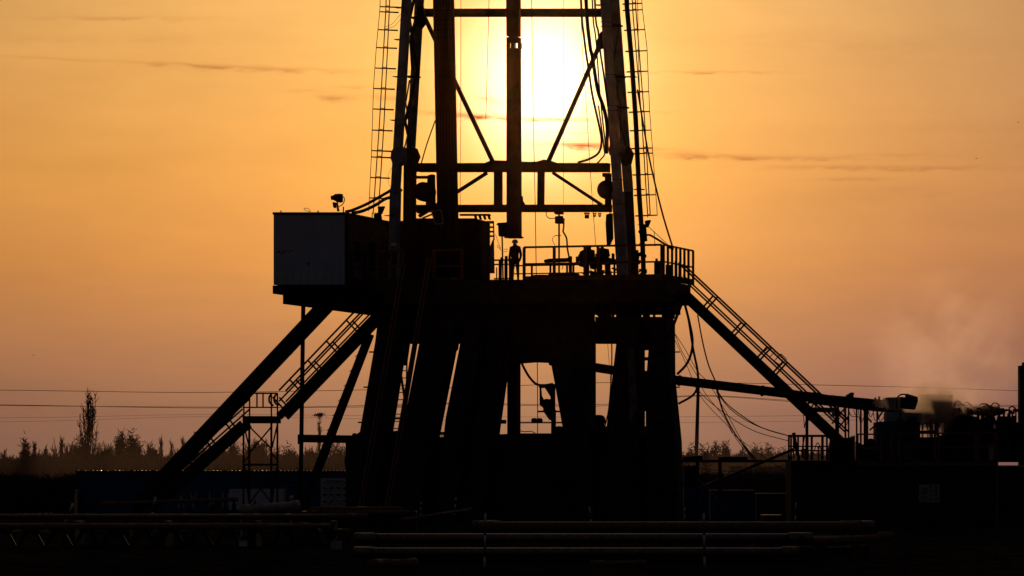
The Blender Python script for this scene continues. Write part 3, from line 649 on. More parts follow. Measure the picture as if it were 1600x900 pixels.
# ---- outdoor stairways
def stair(top, bot, thick, w, width, lab, rail_h=1.0, posts=(.1,.35,.6,.85), grp='stairways of the rig', rails=True, dist_w=None, mids=(.52,), n=None, rail_span=(0,1)):
    A, B = F(*top, w), F(*bot, w if dist_w is None else dist_w)
    t = thing('steel_stairway', Vector((B.x, B.y, B.z)), lab, 'stairway', grp)
    hw = thick*PM/2
    for k in (0, 1): MB().span(A + VV*width*k, B + VV*width*k, hw, .03, VV).build('stringer', 'steel_dark', t)
    n = n or int(abs(A.z - B.z)/.24); d = (B - A); hor = Vector((d.x, d.y, 0)).normalized()
    for i in range(n):
        c = A + d*((i+.5)/n) + VV*width/2
        MB().box(c, hor*.14, VV*(width/2-.035), UP*.02).build('tread', 'steel_dark', t)
    up = UP*(rail_h)
    if rails:
        for k in (0, 1):
            a, b = A + d*rail_span[0] + VV*width*k, A + d*rail_span[1] + VV*width*k
            MB().tube([a + up*1.25, b + up*1.25], .044, 6).build('handrail', 'steel_dark', t)
            for q in mids: MB().tube([a + up*(1.25*q+.13), b + up*(1.25*q+.13)], .040, 6).build('mid_rail', 'steel_dark', t)
            nrm_ = Vector((-d.z*hor.x, -d.z*hor.y, hor.dot(d))).normalized()
            if nrm_.z < 0: nrm_ = -nrm_
            for q in posts:
                p = A + d*q + VV*width*k; e = up*1.25; l = e.z*nrm_.z
                MB().tube([p, p + nrm_*l], .042, 6).build('post', 'steel_dark', t)
    return t
stair((1060,454), (1320,700), 13, .3, .8, 'steep outdoor stairway down from the drill floor corner to the tanks', rail_h=.92, posts=(.13,.30,.455,.55,.74), mids=(.48,))
stair((592,488.4), (436,651), 13, 3.2, .85, 'upper flight of the outdoor stairway behind the slim post', rail_h=.92, posts=(.20,.40,.585,.77,.94), mids=(.48,))
stair((379,662), (226,797), 13, 3.2, .85, 'lower flight of the outdoor stairway down to the blue container', rail_h=.88, posts=(.10,.30,.50,.70,.88), mids=(.48,))
t = thing('rail_joint', F(1216,560,.7), 'square rail loops joining two handrail lengths halfway down the outdoor stairway', 'rail joint')
for dw in (.3, 1.1):
    for q in (((1203,541),(1211,549),(1203,558),(1194,550)), ((1220,553),(1229,561),(1220,571),(1210,564))):
        m = MB(); m.tube([F(x, y, dw) for x, y in q + (q[0],)], .026, 5); m.build('loop', 'steel_dark', t)
t = thing('escape_slide', GD(210, 160), 'long straight escape slide from the white cabin down to the ground', 'slide')
for k in (0, 1): MB().span(F(541,436,.4) + VV*.9*k, F(205,794,.4) + VV*.9*k, 16*PM/2, .04, VV).build('side_wall', 'steel_dark', t)
MB().span(F(546,436,.4) + VV*.45 - UP*.2, F(208,794,.4) + VV*.45 - UP*.2, .03, .45, VV).build('chute', 'steel_dark', t)
for k in (0, .9):
    MB().tube(bez([F(505,445,.2)+VV*k, F(518,418,.2)+VV*k, F(524,403,.2)+VV*k, F(529,400,.2)+VV*k, F(533,402,.2)+VV*k, F(535,415,.2)+VV*k, F(538,440,.2)+VV*k], 5), .03).build('grab_handle', 'steel_black', t)
for k in range(7):
    q = .3 + k*.1; p = F(546,436,.4)*(1-q) + F(208,794,.4)*q; MB().box(p + VV*.45 - UP*.16, UU*.05, VV*.5, UP*.05).build('cross_rib', 'steel_black', t)
# landing tower
t = thing('stair_landing', G(408, 4), 'small railed landing on a cross-braced tower between the two stair flights', 'landing')
polyF(MB(), [(379,650),(437,650),(437,661),(379,661)], 3.0, 1.2).build('deck', 'steel_dark', t)
corner = [(380.5, 389.5), (424, 433.5)]
for xs in corner:
    for k, x in enumerate(xs): beamF(MB(), (x, 655), (x, 792), 3.2 if k == 0 and x < 400 or k == 1 and x > 425 else 3.6, 3.0 if x in (389.5, 424) else 4.1, .09).build('leg', 'steel_dark', t)
for (a, b) in (((390,667),(423,700)),((423,668),(390,708)),((381,665),(391,705)),((433,665),(425,700)),((424,708),(433,718)),((391,710),(381,722)),((389,740),(424,785)),((424,740),(389,788)),((382,730),(390,790)),((433,730),(424,788))):
    beamF(MB(), a, b, 2.6, 3.05 if 388 < a[0] < 426 and 388 < b[0] < 426 else 3.6, .07).build('brace', 'steel_dark', t)
beamF(MB(), (381,726), (434,726), 3.4, 3.02, .07).build('brace', 'steel_dark', t); beamF(MB(), (381,789), (434,789), 3, 3.02, .07).build('brace', 'steel_dark', t)
beamF(MB(), (383,614.5), (433,614.5), 2.8, 3.02, .07).build('handrail', 'steel_dark', t); beamF(MB(), (380,636.5), (434,636.5), 2.4, 3.02, .07).build('handrail', 'steel_dark', t)
for x in (381,390,401.5,411,424,433.5): beamF(MB(), (x, 614 if x > 385 else 622), (x, 637 if x in (401.5,411) else 652), 2.5, 3.02, .07).build('post', 'steel_dark', t)
MB().tube(bez([F(390,614,3.1), F(384,616,3.1), F(381,626,3.1)], 4), .04).build('corner_bend', 'steel_dark', t)
for x in (424, 432): MB().tube(bez([F(x,616,3), F(x-3,620,3), F(x-3,628,3), F(x+3,634,3)], 4), .045).build('corner_bend', 'steel_dark', t)

# slim post, leaning step brace, boom pipe
t = thing('support_post', G(469, 5.5), 'slim tall post under the cabin platform crossing the stair flight', 'post')
MB().span(F(474,470,5), Vector(F(469,470,5).xy.to_tuple() + (0,)), .075, .075, VV).build('column', 'steel_dark', t)
beamF(MB(), (469,679), (469,694), 8, 4.9, .3).build('collar', 'steel_black', t)
t = thing('step_brace', G(482, 3), 'leaning brace with climbing pegs between the stair flight and big leg', 'brace')
A, B = F(578,522,2.4), F(478,782,2.4); B = A + (B-A)*((A.z)/(A.z-B.z))
MB().span(A, B, 11.5*PM/2, .16, VV).build('beam', 'steel_dark', t)
for k in range(12):
    q = .12 + k*.078; p = A + (B-A)*q - UU*(5.6*PM); MB().tube([p, p - UU*.13 + UP*.02, p - UU*.02 + UP*.09], .018, 5).build('peg', 'steel_black', t)
t = thing('boom_pipe', F(515, 685.5, 4), 'stout level pipe with flanged end between slim post and big leg', 'pipe')
MB().tube([F(470,685,4.5), F(556,686.5,3.5)], 6.4*PM, 12).build('pipe', 'steel_dark', t, True)
MB().tube([F(552,686,3.5), F(556,686,3.5)], 9.5*PM, 12).build('flange', 'steel_black', t)
MB().tube([F(468,685,4.5), F(471.5,685,4.5)], 7.4*PM, 12).build('flange', 'steel_black', t)
polyF(MB(), [(556,679),(566,672),(572,676),(572,694),(562,696),(556,692)], 3.3, .5).build('swivel', 'steel_black', t)
wire('hose', [F(x, y, 3) for x, y in ((557,711),(548,709),(541,712),(539.5,722),(541,732))], .04, 'rubber', 'short hose arching over the blue container end', 'hose')

# ---- flow line to the tanks
fl = thing('flow_line', F(1200, 610, 1.5), 'long sloping mud return pipe from the substructure out to the tanks', 'pipe')
MB().tube([F(860,564,2.5), F(932,574.5,2.2), F(1060,594.5,1.8), F(1230,615,1.4), F(1300,626,1.2)], 7.2*PM, 12).build('pipe', 'steel_dark', fl, True)
for x, y in ((1060,594.5),(1190,610.5)): MB().tube([F(x,y,1.8), F(x+3,y+.4,1.8)], 8.6*PM, 12).build('flange', 'steel_black', fl)
polyF(MB(), [(1262,612),(1300,617),(1336,620),(1400,626),(1442,628),(1442,650),(1400,646),(1340,640),(1262,630)], 1.0, .6).build('trough', 'steel_black', fl)
polyF(MB(), [(1299,617),(1311,619),(1311,623),(1299,622)], .9, .7).build('lid', 'steel_black', fl)
polyF(MB(), [(1321,618),(1329.5,613),(1336,618),(1336,626),(1331,626),(1331,621),(1321,619)], .9, .7).build('hatch', 'steel_black', fl)
for x, y in ((1368,621),(1374,619.5)): polyF(MB(), [(x-2,y),(x+2,y),(x+2,y+6),(x-2,y+6)], 1.1, .2).build('lug', 'steel_black', fl)
# choke lines under the stairs
t = thing('gas_separator_pipe', F(1290, 640, 2), 'short level pipe pair tucked under the stair bottom', 'pipe')
MB().tube([F(1268,640,2.5), F(1306,641,2.5)], .10, 8).build('pipe', 'steel_black', t, True)
MB().tube(bez([F(1268,636,2.3), F(1272,631,2.3), F(1275,636,2.3), F(1276,640,2.3)], 4), .035).build('bend', 'steel_black', t)
MB().tube([F(1276,637.5,2.3), F(1300,638.5,2.3)], .03).build('pipe', 'cabin_side', t)

# ---- loose cables between rig and tanks
cables = [
 ([(1070,475),(1077,503),(1082,530),(1080,552),(1072,570),(1058,585)], .055, 'rubber', 'thick black hose looping from the floor corner back to the leg'),
 ([(1070,474),(1076,500),(1083,545),(1090,580),(1090,603),(1082,618),(1060,631)], .05, 'rubber', 'thick black hose hanging in a longer loop past the flow line'),
 ([(1090,492),(1098,535),(1107,570),(1119,600),(1129,640),(1150,680),(1180,718)], .03, 'rubber', 'cable dropping from the stair stringer across the flow line to the yard'),
 ([(1055,522),(1070,545),(1090,580),(1108,600),(1135,645),(1160,690),(1185,722)], .014, 'cable_orange', 'orange-brown cable falling steeply beyond the leg to the yard'),
 ([(1054,520),(1066,550),(1088,585),(1102,615),(1130,650),(1152,688),(1178,720)], .013, 'rubber', 'thin cable beside the orange-brown cable falling to the yard'),
 ([(1054,530),(1075,575),(1090,612),(1112,640),(1137,665),(1150,682),(1200,718),(1232,740)], .013, 'rubber', 'thin cable bending outward halfway down to the tank base'),
 ([(1119,608),(1135,630),(1160,650),(1190,668),(1232,681)], .022, 'rubber', 'upper slack cable from flow line to the tank railing'),
 ([(1119,612),(1140,638),(1168,658),(1200,672),(1232,681)], .018, 'rubber', 'second slack cable sagging just under the upper one'),
 ([(1090,609),(1106,625),(1138,650),(1180,674),(1232,689)], .016, 'rubber', 'lowest slack cable sagging to the tank railing post'),
 ([(1119,608),(1130,645),(1150,680),(1185,728),(1210,745),(1235,748)], .016, 'rubber', 'long cable falling to the ground beside the tank'),
 ([(1088,730),(1120,735),(1160,737),(1200,732),(1235,725)], .012, 'rubber', 'thin cable sagging under the level yard pipe'),
]
for pts, r, m_, lab in cables:
    wire('cable', [F(x, y, -1.2 + (x-1050)*.006) for x, y in pts], r, m_, lab, 'cable', 'cables slung between rig and tanks', 8)
wire('cable', [F(x, y, 2) for x, y in ((953,440),(956,540),(955,590),(951,640),(945,668),(943,690))], .03, 'rubber', 'cable hanging inside the tall gap of the substructure', 'cable')
wire('cable', [F(x, y, 2.3) for x, y in ((949,530),(952,570),(954,600),(955,640))], .01, 'cable_orange', 'thin orange-brown cable inside the tall gap of the substructure', 'cable')
wire('hose', [F(x, y, 2) for x, y in ((812,560),(820,577),(828,590),(838,600),(850,602),(864,600))], .055, 'rubber', 'thick hose swagged across the square gap of the substructure', 'hose')
wire('cable', [F(839.5,560,2), F(840,620,2), F(840,720,2)], .02, 'rubber', 'taut vertical line in the square gap of the substructure', 'cable')
# wellhead gear in the square gap
t = thing('wellhead_stack', G(860, 4), 'black wellhead gear seen against the light in the square gap', 'wellhead')
polyF(MB(), [(842,600),(870,600),(870,606),(842,606)], 3, .5).build('head', 'steel_black', t)
polyF(MB(), [(843,604),(846,604),(847,618),(853,630),(850,637),(843,632)], 3, .2).build('chain_arm', 'steel_black', t)
polyF(MB(), [(850,604),(860,620),(860,624),(868,624),(868,602)], 3.3, .4).build('bonnet', 'steel_black', t)
polyF(MB(), [(848,626),(852,623),(868,624),(868,658),(858,656),(849,643)], 3, .4).build('valve_body', 'steel_black', t)
polyF(MB(), [(861,640),(869,640),(869,700),(861,700)], 3, .3).build('spool', 'steel_black', t)
beamF(MB(), (840,643), (876,643), 3, 3.2, .1).build('arm', 'steel_black', t)
beamF(MB(), (812,660.5), (880,660.5), 2.4, 3.2, .1).build('rail', 'steel_black', t)
for x in (835, 843): MB().disc(F(x, 657, 3.1), VV, 4*PM, .3, 10).build('gauge', 'steel_black', t)
polyF(MB(), [(847,641),(852,638),(852,641)], 3, .1).build('lug', 'steel_black', t)
MB().disc(F(874, 673, 3.1), VV, 7.5*PM, .3, 14).build('wheel', 'steel_black', t)
MB().disc(F(936, 657, 3.1), VV, 9*PM, .4, 14).build('wheel', 'steel_black', t); beamF(MB(), (936,650), (940,700), 16, 3.2, .4).build('stand', 'steel_black', t)
wire('hose', [F(x, y, 2.6) for x, y in ((812,673),(820,674.5),(830,674),(838,678))], .02, 'rubber', 'thin hose lying along the bottom of the square gap', 'hose')

# ================================================================== TANKS ON THE RIGHT
def polyP(mb, pts, D, d): return mb.prism([P(x, y, D) for x, y in pts], Vector((0, d, 0)))
def beamP(mb, a, b, wpx, D, d): return mb.span(P(*a, D + d/2), P(*b, D + d/2), wpx*D/FPX/2, d/2, Vector((0,1,0)))
DT = 150.0
zt = lambda y: P(0, y, DT).z
t = thing('mud_tank', GD(1398, DT+1.3), 'long dark mud tank carrying a railed walkway and the shale shakers', 'tank')
a, b = P(1236, 722, DT), P(1558, 722, DT)
MB().prism([Vector((a.x, DT, .12)), Vector((b.x, DT, .12)), Vector((b.x, DT, a.z)), Vector((a.x, DT, a.z))], Vector((0, 3.0, 0))).build('tank_body', 'steel_dark', t)
MB().prism([Vector((a.x-.05, DT-.1, .0)), Vector((b.x+.05, DT-.1, .0)), Vector((b.x+.05, DT-.1, .2)), Vector((a.x-.05, DT-.1, .2))], Vector((0, 3.2, 0))).build('skid', 'steel_black', t)
for k in range(22):
    x = a.x + .2 + k*(b.x-a.x-.4)/21; MB().box(Vector((x, DT-.03, a.z/2)), Vector((.05,0,0)), Vector((0,.04,0)), Vector((0,0,a.z/2-.12))).build('rib', 'steel_dark', t)
MB().box(Vector(((a.x+b.x)/2, DT+1.4, a.z+.03)), Vector(((b.x-a.x)/2,0,0)), Vector((0,1.6,0)), Vector((0,0,.03))).build('walkway', 'steel_dark', t)
polyP(MB(), [(1340,719),(1556,722),(1556,728),(1340,727)], DT-.18, .05).build('toe_board', 'rust_rail', t)
sg = thing('notice_sign', P(1452, 785, DT-.1), 'pale two-column safety notice with round symbols on the dark tank', 'sign')
polyP(MB(), [(1436,757),(1468,757),(1468,785),(1436,785)], DT-.13, .03).build('board', 'sign_green', sg)
polyP(MB(), [(1441.5,762),(1448.5,762),(1448.5,772),(1441.5,772)], DT-.14, .008).build('symbol', 'ink', sg)
polyP(MB(), [(1443.6,764),(1446.4,764),(1446.4,770),(1443.6,770)], DT-.15, .008).build('symbol', 'sign_green', sg)
for k, y in enumerate((761,767,773,780)):
    for x, r in ((1455.5,1.3),(1462.5,2.0)): MB().disc(P(x, y, DT-.14), Vector((0,1,0)), r*DT/FPX, .01, 12).build('symbol', 'ink', sg)
for y in (776, 779, 782): polyP(MB(), [(1438+(y%2),y),(1450,y),(1450,y+.9),(1438+(y%2),y+.9)], DT-.14, .008).build('text_line', 'ink', sg)
polyP(MB(), [(1452.4,758),(1452.9,758),(1452.9,784),(1452.4,784)], DT-.14, .008).build('divider', 'ink', sg)
# second tank at the frame edge
t = thing('storage_tank', GD(1620, DT+1.5), 'dark tank with bright top edge cut off by the picture side', 'tank')
a, b = P(1562, 729, DT+.5), P(1700, 729, DT+.5)
MB().prism([Vector((a.x, DT+.5, 0)), Vector((b.x, DT+.5, 0)), Vector((b.x, DT+.5, a.z)), Vector((a.x, DT+.5, a.z))], Vector((0, 3, 0))).build('tank_body', 'steel_dark', t)
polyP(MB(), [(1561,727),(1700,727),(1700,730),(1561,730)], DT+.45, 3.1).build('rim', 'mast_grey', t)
t = thing('corner_pole', GD(1557, DT-.4), 'rusty tall pole at the end of the long tank', 'pole')
MB().tube([GD(1557, DT-.4), P(1558.5, 677, DT-.4)], .045, 8).build('shaft', 'rust_rail', t)
MB().tube([P(1557.5,693,DT-.45), P(1560,693,DT-.2)], .07, 8).build('bracket', 'steel_black', t); MB().tube([P(1558.5,676,DT-.4), P(1558.5,674,DT-.4)], .06, 8).build('cap', 'steel_black', t)
# railings on the tank
def rail_tank(x0, x1, ys, posts, lab, m, D=DT-.05, base=722, r=.03):
    t = thing('guard_railing', P(x0, base, D), lab, 'railing', 'railings along the tank tops')
    for k, y in enumerate(ys): MB().span(P(x0, y, D), P(x1, y, D), r, r, Vector((0,1,0))).build('top_rail' if k == 0 else 'mid_rail', m, t)
    for x in posts: MB().span(P(x, base, D), P(x, ys[0], D), r*1.2, r*1.2, Vector((0,1,0))).build('post', m, t)
    return t
rail_tank(1232, 1302, (680.5,704), (1232.5,1236,1247,1262,1268,1284.5,1292,1298), 'black railing around the tank end where the slack cables arrive', 'steel_black', base=719)
rail_tank(1232, 1302, (682,697.5), (1240,1255,1269,1286,1300), 'second black railing behind the one at the tank end', 'steel_black', D=DT+2.4, base=717, r=.024)
rail_tank(1338, 1378, (678.5,700), (1340,1377), 'rusty railing bay beside the stair bottom', 'rust_rail')
rail_tank(1390, 1402, (678.5,700), (1392,), 'narrow rusty railing piece between two wider bays', 'rust_rail')
rail_tank(1404, 1460, (677,699.5), (1405,1460.5), 'rusty railing bay in front of the shakers', 'rust_rail')
rail_tank(1466, 1526, (677,699), (1466.5,1523,1527), 'rusty railing bay in front of the steam and black tarp', 'rust_rail')
rail_tank(1528, 1557, (675.5,698), (1529,1554), 'rusty railing bay ending at the tall corner pole', 'rust_rail')
t = thing('thin_mast', P(1261, 719, DT+1), 'thin pole with hooked cables rising from the tank end', 'pole')
MB().tube([P(1260.5,719,DT+1), P(1261,640,DT+1)], .06, 8).build('shaft', 'steel_black', t)
MB().tube([P(1261,657,DT+1), P(1265,656,DT+1), P(1266,652,DT+1)], .03, 5).build('hook', 'steel_black', t)
MB().tube(bez([P(1255,640,DT+1), P(1256,655,DT+1), P(1257,669,DT+1), P(1258,662,DT+1), P(1260,655,DT+1)], 5), .015, 4).build('cord', 'rubber', t)
for k, pts in enumerate(([(1240,676),(1242,690),(1244,700),(1249,719)], [(1257,682),(1254,700),(1253,716)], [(1251,705),(1258,704),(1259,719)], [(1283,702),(1277,692),(1270,712)])):
    wire('hose', [P(x, y, DT+.6+.3*k) for x, y in pts], (.075,.03,.06,.02)[k], 'rubber', ('leaning black hose end over the tank railing','thin hose inside the tank end railing','arched black hose inside the tank end railing','thin slanting hose beside the thin pole')[k], 'hose', 'hoses on the tank end')
t = thing('small_lamp', P(1279, 719, DT+.5), 'little orange-headed lamp on a stub inside the tank end railing', 'lamp')
polyP(MB(), [(1277,701),(1281,701),(1280,697),(1278,697)], DT+.4, .1).build('lamp_head', 'orange_paint', t); MB().tube([P(1279,701,DT+.45), P(1279,719,DT+.45)], .025).build('stub', 'steel_black', t)
# dark hut-like machine where the stairs land
t = thing('stair_base_machine', P(1320, 720, DT+1.6), 'solid black machine block at the bottom of the outdoor stairs', 'machine')
polyP(MB(), [(1298,700),(1302,684),(1330,684),(1336,680),(1336,722),(1298,722)], DT+1.2, 1.4).build('body', 'steel_black', t)
polyP(MB(), [(1352,690),(1368,690),(1370,722),(1350,722)], DT+1.3, .6).build('motor', 'steel_black', t)
MB().disc(P(1360, 692, DT+1.6), Vector((0,1,0)), 7*DT/FPX, .5, 12).build('pulley', 'steel_black', t)
# shaker frame posts with hanging cables
t = thing('shaker_frame', P(1340, 722, DT+1), 'row of thin posts with dangling cables under the flow trough', 'frame')
for x, wd in ((1308,6),(1321,2.6),(1326,2.2),(1338.5,2.2),(1345,2.6),(1353,7),(1370.5,2.4)):
    beamP(MB(), (x, 636), (x, 722), wd, DT+.6, .12).build('post', 'steel_black', t)
beamP(MB(), (1300,646), (1312,646), 10, DT+.7, .3).build('valve', 'mast_grey', t)
beamP(MB(), (1318,641), (1322,641), 8, DT+.6, .1).build('valve', 'mast_grey', t)
for a, b in (((1300,662),(1318,640)),((1310,668),(1326,650)),((1359,672),(1371,662)),((1371,655),(1379,643)),((1355,652),(1362,660))): beamP(MB(), a, b, 2.5, DT+.8, .1).build('brace', 'steel_black', t)
random.seed(11)
for k in range(11):
    x = 1296 + k*7.5; MB().tube(bez([P(x, 640, DT+.9), P(x+4, random.uniform(648,668), DT+.9), P(x+random.uniform(8,14), random.uniform(642,655), DT+.9)], 6), .014, 4).build('cord', 'rubber', t)
# shakers, fans, pale bin, tarp, motors
t = thing('shale_shaker', P(1405, 720, DT+1.5), 'dark blue shale shaker box under the trough', 'shaker')
polyP(MB(), [(1372,659),(1412,657),(1412,722),(1372,722)], DT+1, 2).build('body', 'shaker_blue', t)
polyP(MB(), [(1385.5,644),(1440,646),(1440,664),(1385.5,662)], DT+1.3, 1.2).build('hood', 'pale_wall', t)
polyP(MB(), [(1420,651),(1432,651),(1438,664),(1438,720),(1412,720),(1412,664)], DT+.9, 1.8).build('fan_housing', 'shaker_blue', t)
MB().disc(P(1425, 665, DT+.85), Vector((0,1,0)), 11*DT/FPX, .12, 18).build('fan_guard', 'steel_black', t)
beamP(MB(), (1406.5,600+40), (1406.5,722), 2, DT+.7, .08).build('conduit', 'steel_black', t)
beamP(MB(), (1399,655), (1410,655), 1.6, DT+.7, .08).build('conduit', 'steel_black', t)
t = thing('vibrator_motor', P(1420, 630, DT+1.5), 'slanting black vibrator motor on top of the trough end', 'motor')
polyP(MB(), [(1408,620),(1428,622),(1435,625),(1430,640),(1408,638)], DT+1, .6).build('body', 'steel_black', t)
m = MB()
for k in range(7): polyP(m, [(1417+k*2.6,615+k*.8),(1418.6+k*2.6,615+k*.8),(1418.6+k*2.6,622+k*.8),(1417+k*2.6,622+k*.8)], DT+.95, .7)
m.build('fins', 'steel_dark', t)
MB().tube(bez([P(1401.5,640,DT+1), P(1401.5,625,DT+1), P(1405,618,DT+1), P(1412,616,DT+1), P(1418,618,DT+1)], 5), .035).build('hose_loop', 'rubber', t)
t = thing('pale_bin', P(1390, 625, DT+4), 'pale open-topped bin behind the trough', 'bin')
polyP(MB(), [(1386,622),(1408,621),(1408,640),(1390,640),(1388,625)], DT+4, 1.4).build('body', 'pipe_pale', t)
polyP(MB(), [(1385,621),(1409,620),(1409,622),(1385,623)], DT+3.9, 1.6).build('rim', 'cabin_side', t)
t = thing('pale_hopper', P(1465, 640, DT+6), 'pale hopper half hidden in the steam', 'hopper')
polyP(MB(), [(1446,617),(1489,618),(1487,636),(1487,660),(1446,660)], DT+6, 2).build('body', 'pipe_pale', t)
polyP(MB(), [(1444,616),(1490,617.5),(1489,620),(1444,618)], DT+5.9, 2.2).build('rim', 'cabin_side', t)
polyP(MB(), [(1455,634),(1492,636),(1486,643),(1450,642)], DT+5.6, .5).build('chute', 'steel_dark', t)
for k in range(3): polyP(MB(), [(1448+k*14,640),(1456+k*14,640),(1456+k*14,668),(1448+k*14,668)], DT+6, .3).build('support', 'orange_paint', t)
t = thing('rust_red_machine', P(1525, 655, DT+5), 'rusty red and orange pump machinery with hose arches beyond the tarp', 'machine')
polyP(MB(), [(1488,640),(1500,636),(1550,635),(1556,640),(1554,655),(1545,650),(1520,647),(1490,652)], DT+5, .8).build('body', 'orange_paint', t)
polyP(MB(), [(1540,632),(1558,636),(1572,641),(1566,646),(1556,650),(1545,648)], DT+4.9, .8).build('valve_block', 'red_paint', t)
polyP(MB(), [(1556,636),(1573,640),(1566,648),(1555,648)], DT+4.7, .8).build('head', 'steel_dark', t)
for x in (1488,1499,1536,1550): beamP(MB(), (x,646), (x,684), 5, DT+5.2, .3).build('leg', 'orange_paint', t)
random.seed(12)
for k in range(16):
    x, y = random.uniform(1494,1556), random.uniform(634,648)
    MB().disc(P(x, y, DT+4.8), random.choice((Vector((1,0,0)), UP, Vector((0,1,0)))), random.uniform(.8,2.4)*.026, random.uniform(2,5)*.026, 8).build('fitting', random.choice(('red_paint','orange_paint','steel_dark')), t)
for x0, x1, h in ((1490,1503,626.5),(1503,1517,628.5),(1529,1546,630.5),(1548,1562,629.5),(1556,1562,636)):
    mm = (x0+x1)/2; MB().tube(bez([P(x0,642,DT+4.9), P(x0+1.5,(h+636)/2,DT+4.9), P(mm,h,DT+4.9), P(x1-1.5,(h+636)/2,DT+4.9), P(x1,642,DT+4.9)], 6), .032, 6).build('hose_arch', 'steel_dark' if x0 > 1530 else 'orange_paint', t)
beamP(MB(), (1497,633.5), (1512,633.5), 1.4, DT+4.8, .05).build('crossbar', 'red_paint', t)
# tarp over a heap
m = MB(); nn = 30
prof = [(1470,682),(1480,678),(1486,668),(1490,658),(1495,652),(1503,648),(1508,652),(1516,656),(1524,657),(1530,662),(1536,668),(1542,680),(1548,684)]
m = polyP(MB(), [(1465,722)] + prof + [(1548,722)], DT+1.2, 1.8)
tg = thing('tarp_heap', P(1507, 722, DT+2), 'black tarpaulin heaped up between the steam and the motors', 'tarp')
m.build('cover', 'tarp', tg)
random.seed(14); m = MB()
for k in range(26):
    x = random.uniform(1496,1528); y = 656 + abs(x-1508)*.14 - random.uniform(0,6); m.disc(P(x, y, DT+random.uniform(1.1,2.6)), Vector((random.random()-.5, random.random(), random.random()-.5)).normalized(), random.uniform(2,5)*.025, .2, 6)
m.build('bundle', 'tarp', tg)
for x, y, r, w_, lab, mm in ((1570,668,13,26,'big dark rounded motor beside the tarp','steel_black'),(1592,680,9,16,'smaller dark motor at the picture edge','steel_dark')):
    t = thing('pump_motor', P(x, 722, DT+2), lab, 'motor', 'motors on the tank')
    MB().tube([P(x-w_/2, y, DT+2), P(x+w_/2, y, DT+2)], r*.025, 16).build('casing', mm, t, True)
    polyP(MB(), [(x-w_/2-4,y+2),(x+w_/2+4,y+2),(x+w_/2+4,722),(x-w_/2-4,722)], DT+1.4, 1.1).build('base', 'steel_black', t)
    polyP(MB(), [(x-w_*.35,y-r-5),(x+w_*.6,y-r-4),(x+w_*.7,y-r+4),(x-w_*.4,y-r+4)], DT+1.6, .6).build('terminal_box', 'steel_black', t)
t = thing('equipment_row', P(1545, 722, DT+2), 'dense black clutter of pipes and posts behind the railing bays', 'machine')
polyP(MB(), [(1338,690),(1350,695),(1350,722),(1338,722)], DT+2.2, .5).build('block', 'steel_black', t)
polyP(MB(), [(1412,683),(1466,683),(1466,722),(1412,722)], DT+2.2, .8).build('block', 'steel_black', t)
polyP(MB(), [(1412,674),(1462,672),(1462,676),(1412,677)], DT+.1, .12).build('beam', 'steel_black', t)
polyP(MB(), [(1525,655),(1552,654),(1556,722),(1525,722)], DT+2.5, .6).build('block', 'steel_black', t)
for x in (1528,1536,1541): beamP(MB(), (x,644), (x,722), 2.4, DT+2, .1).build('post', 'steel_black', t)
polyP(MB(), [(1545,695),(1553,695),(1555,720),(1547,720)], DT+.3, .4).build('pale_drum', 'pale_wall', t)
t = thing('pipe_tangle', P(1500, 722, DT+3), 'tangle of bent pipes, valves and hose loops crowding the tank top beyond the tarp', 'pipework')
random.seed(52)
for k in range(20):
    x = random.uniform(1436, 1585); y = random.uniform(650, 668) if x < 1480 else random.uniform(640, 660); d_ = DT+random.uniform(2.6,3.4)
    w_, h_ = random.uniform(6,16), random.uniform(4,11)
    if 1440 < x < 1480: h_ *= .5
    MB().tube(bez([P(x-w_/2, 690, d_), P(x-w_/2, y+2, d_), P(x-w_*.2, y-h_*.5, d_+.1), P(x+w_*.3, y-h_*.4, d_), P(x+w_/2, y+4, d_), P(x+w_/2, 690, d_)], 4), random.uniform(.018,.05), 5).build('bent_pipe', 'steel_black', t)
for k in range(14):
    x = random.uniform(1486, 1590); MB().disc(P(x, random.uniform(640, 658), DT+3), random.choice((Vector((0,1,0)), UP, Vector((1,0,0)))), random.uniform(.05,.11), random.uniform(.06,.2), 8).build('valve', 'steel_dark', t)
for k in range(9):
    x = random.uniform(1560, 1592); beamP(MB(), (x, random.uniform(644,664)), (x+random.uniform(-3,3), 700), random.uniform(1.5,4), DT+2.4, .1).build('post', 'steel_black', t)
t = thing('exhaust_stack', GD(1598, DT+2), 'tall dark square stack at the very edge of the picture', 'stack')
polyP(MB(), [(1594,571),(1620,571),(1620,800),(1594.5,800)], DT+2, .7).build('column', 'steel_dark', t)
polyP(MB(), [(1599,566),(1612,566),(1612,571),(1599,571)], DT+2.1, .5).build('cap', 'steel_dark', t)
beamP(MB(), (1592.5,580), (1596,580), 4, DT+2, .4).build('lug', 'steel_black', t)

# ---- between rig and tank
t = thing('yard_pipe_stand', GD(1150, 158), 'level pipe on short posts with a slanting brace between rig and tank', 'pipe stand')
beamP(MB(), (1062,720.5), (1236,720.5), 4, 158, .1).build('pipe', 'steel_black', t)
for x in (1090,1125): MB().span(P(x,720,158), GD(x,158), .06, .06, VV).build('post', 'steel_black', t)
beamP(MB(), (1096,762), (1240,702), 4.5, 157, .12).build('brace', 'steel_black', t)
polyP(MB(), [(1123,714),(1168,714),(1168,720),(1123,720)], 158, .3).build('tray', 'steel_black', t); polyP(MB(), [(1068,714),(1098,712),(1098,721),(1068,721)], 158, .3).build('tray', 'steel_black', t)
beamP(MB(), (1091,748), (1140,799), 1.4, 152, .04).build('stay', 'yellow_rail', t)
t = thing('generator_skid', GD(1078, 160), 'small black engine skid with gauges next to the substructure leg', 'engine')
polyP(MB(), [(1069,728),(1092,728),(1094,760),(1069,760)], 159, 1.2).build('frame', 'steel_black', t)
random.seed(21)
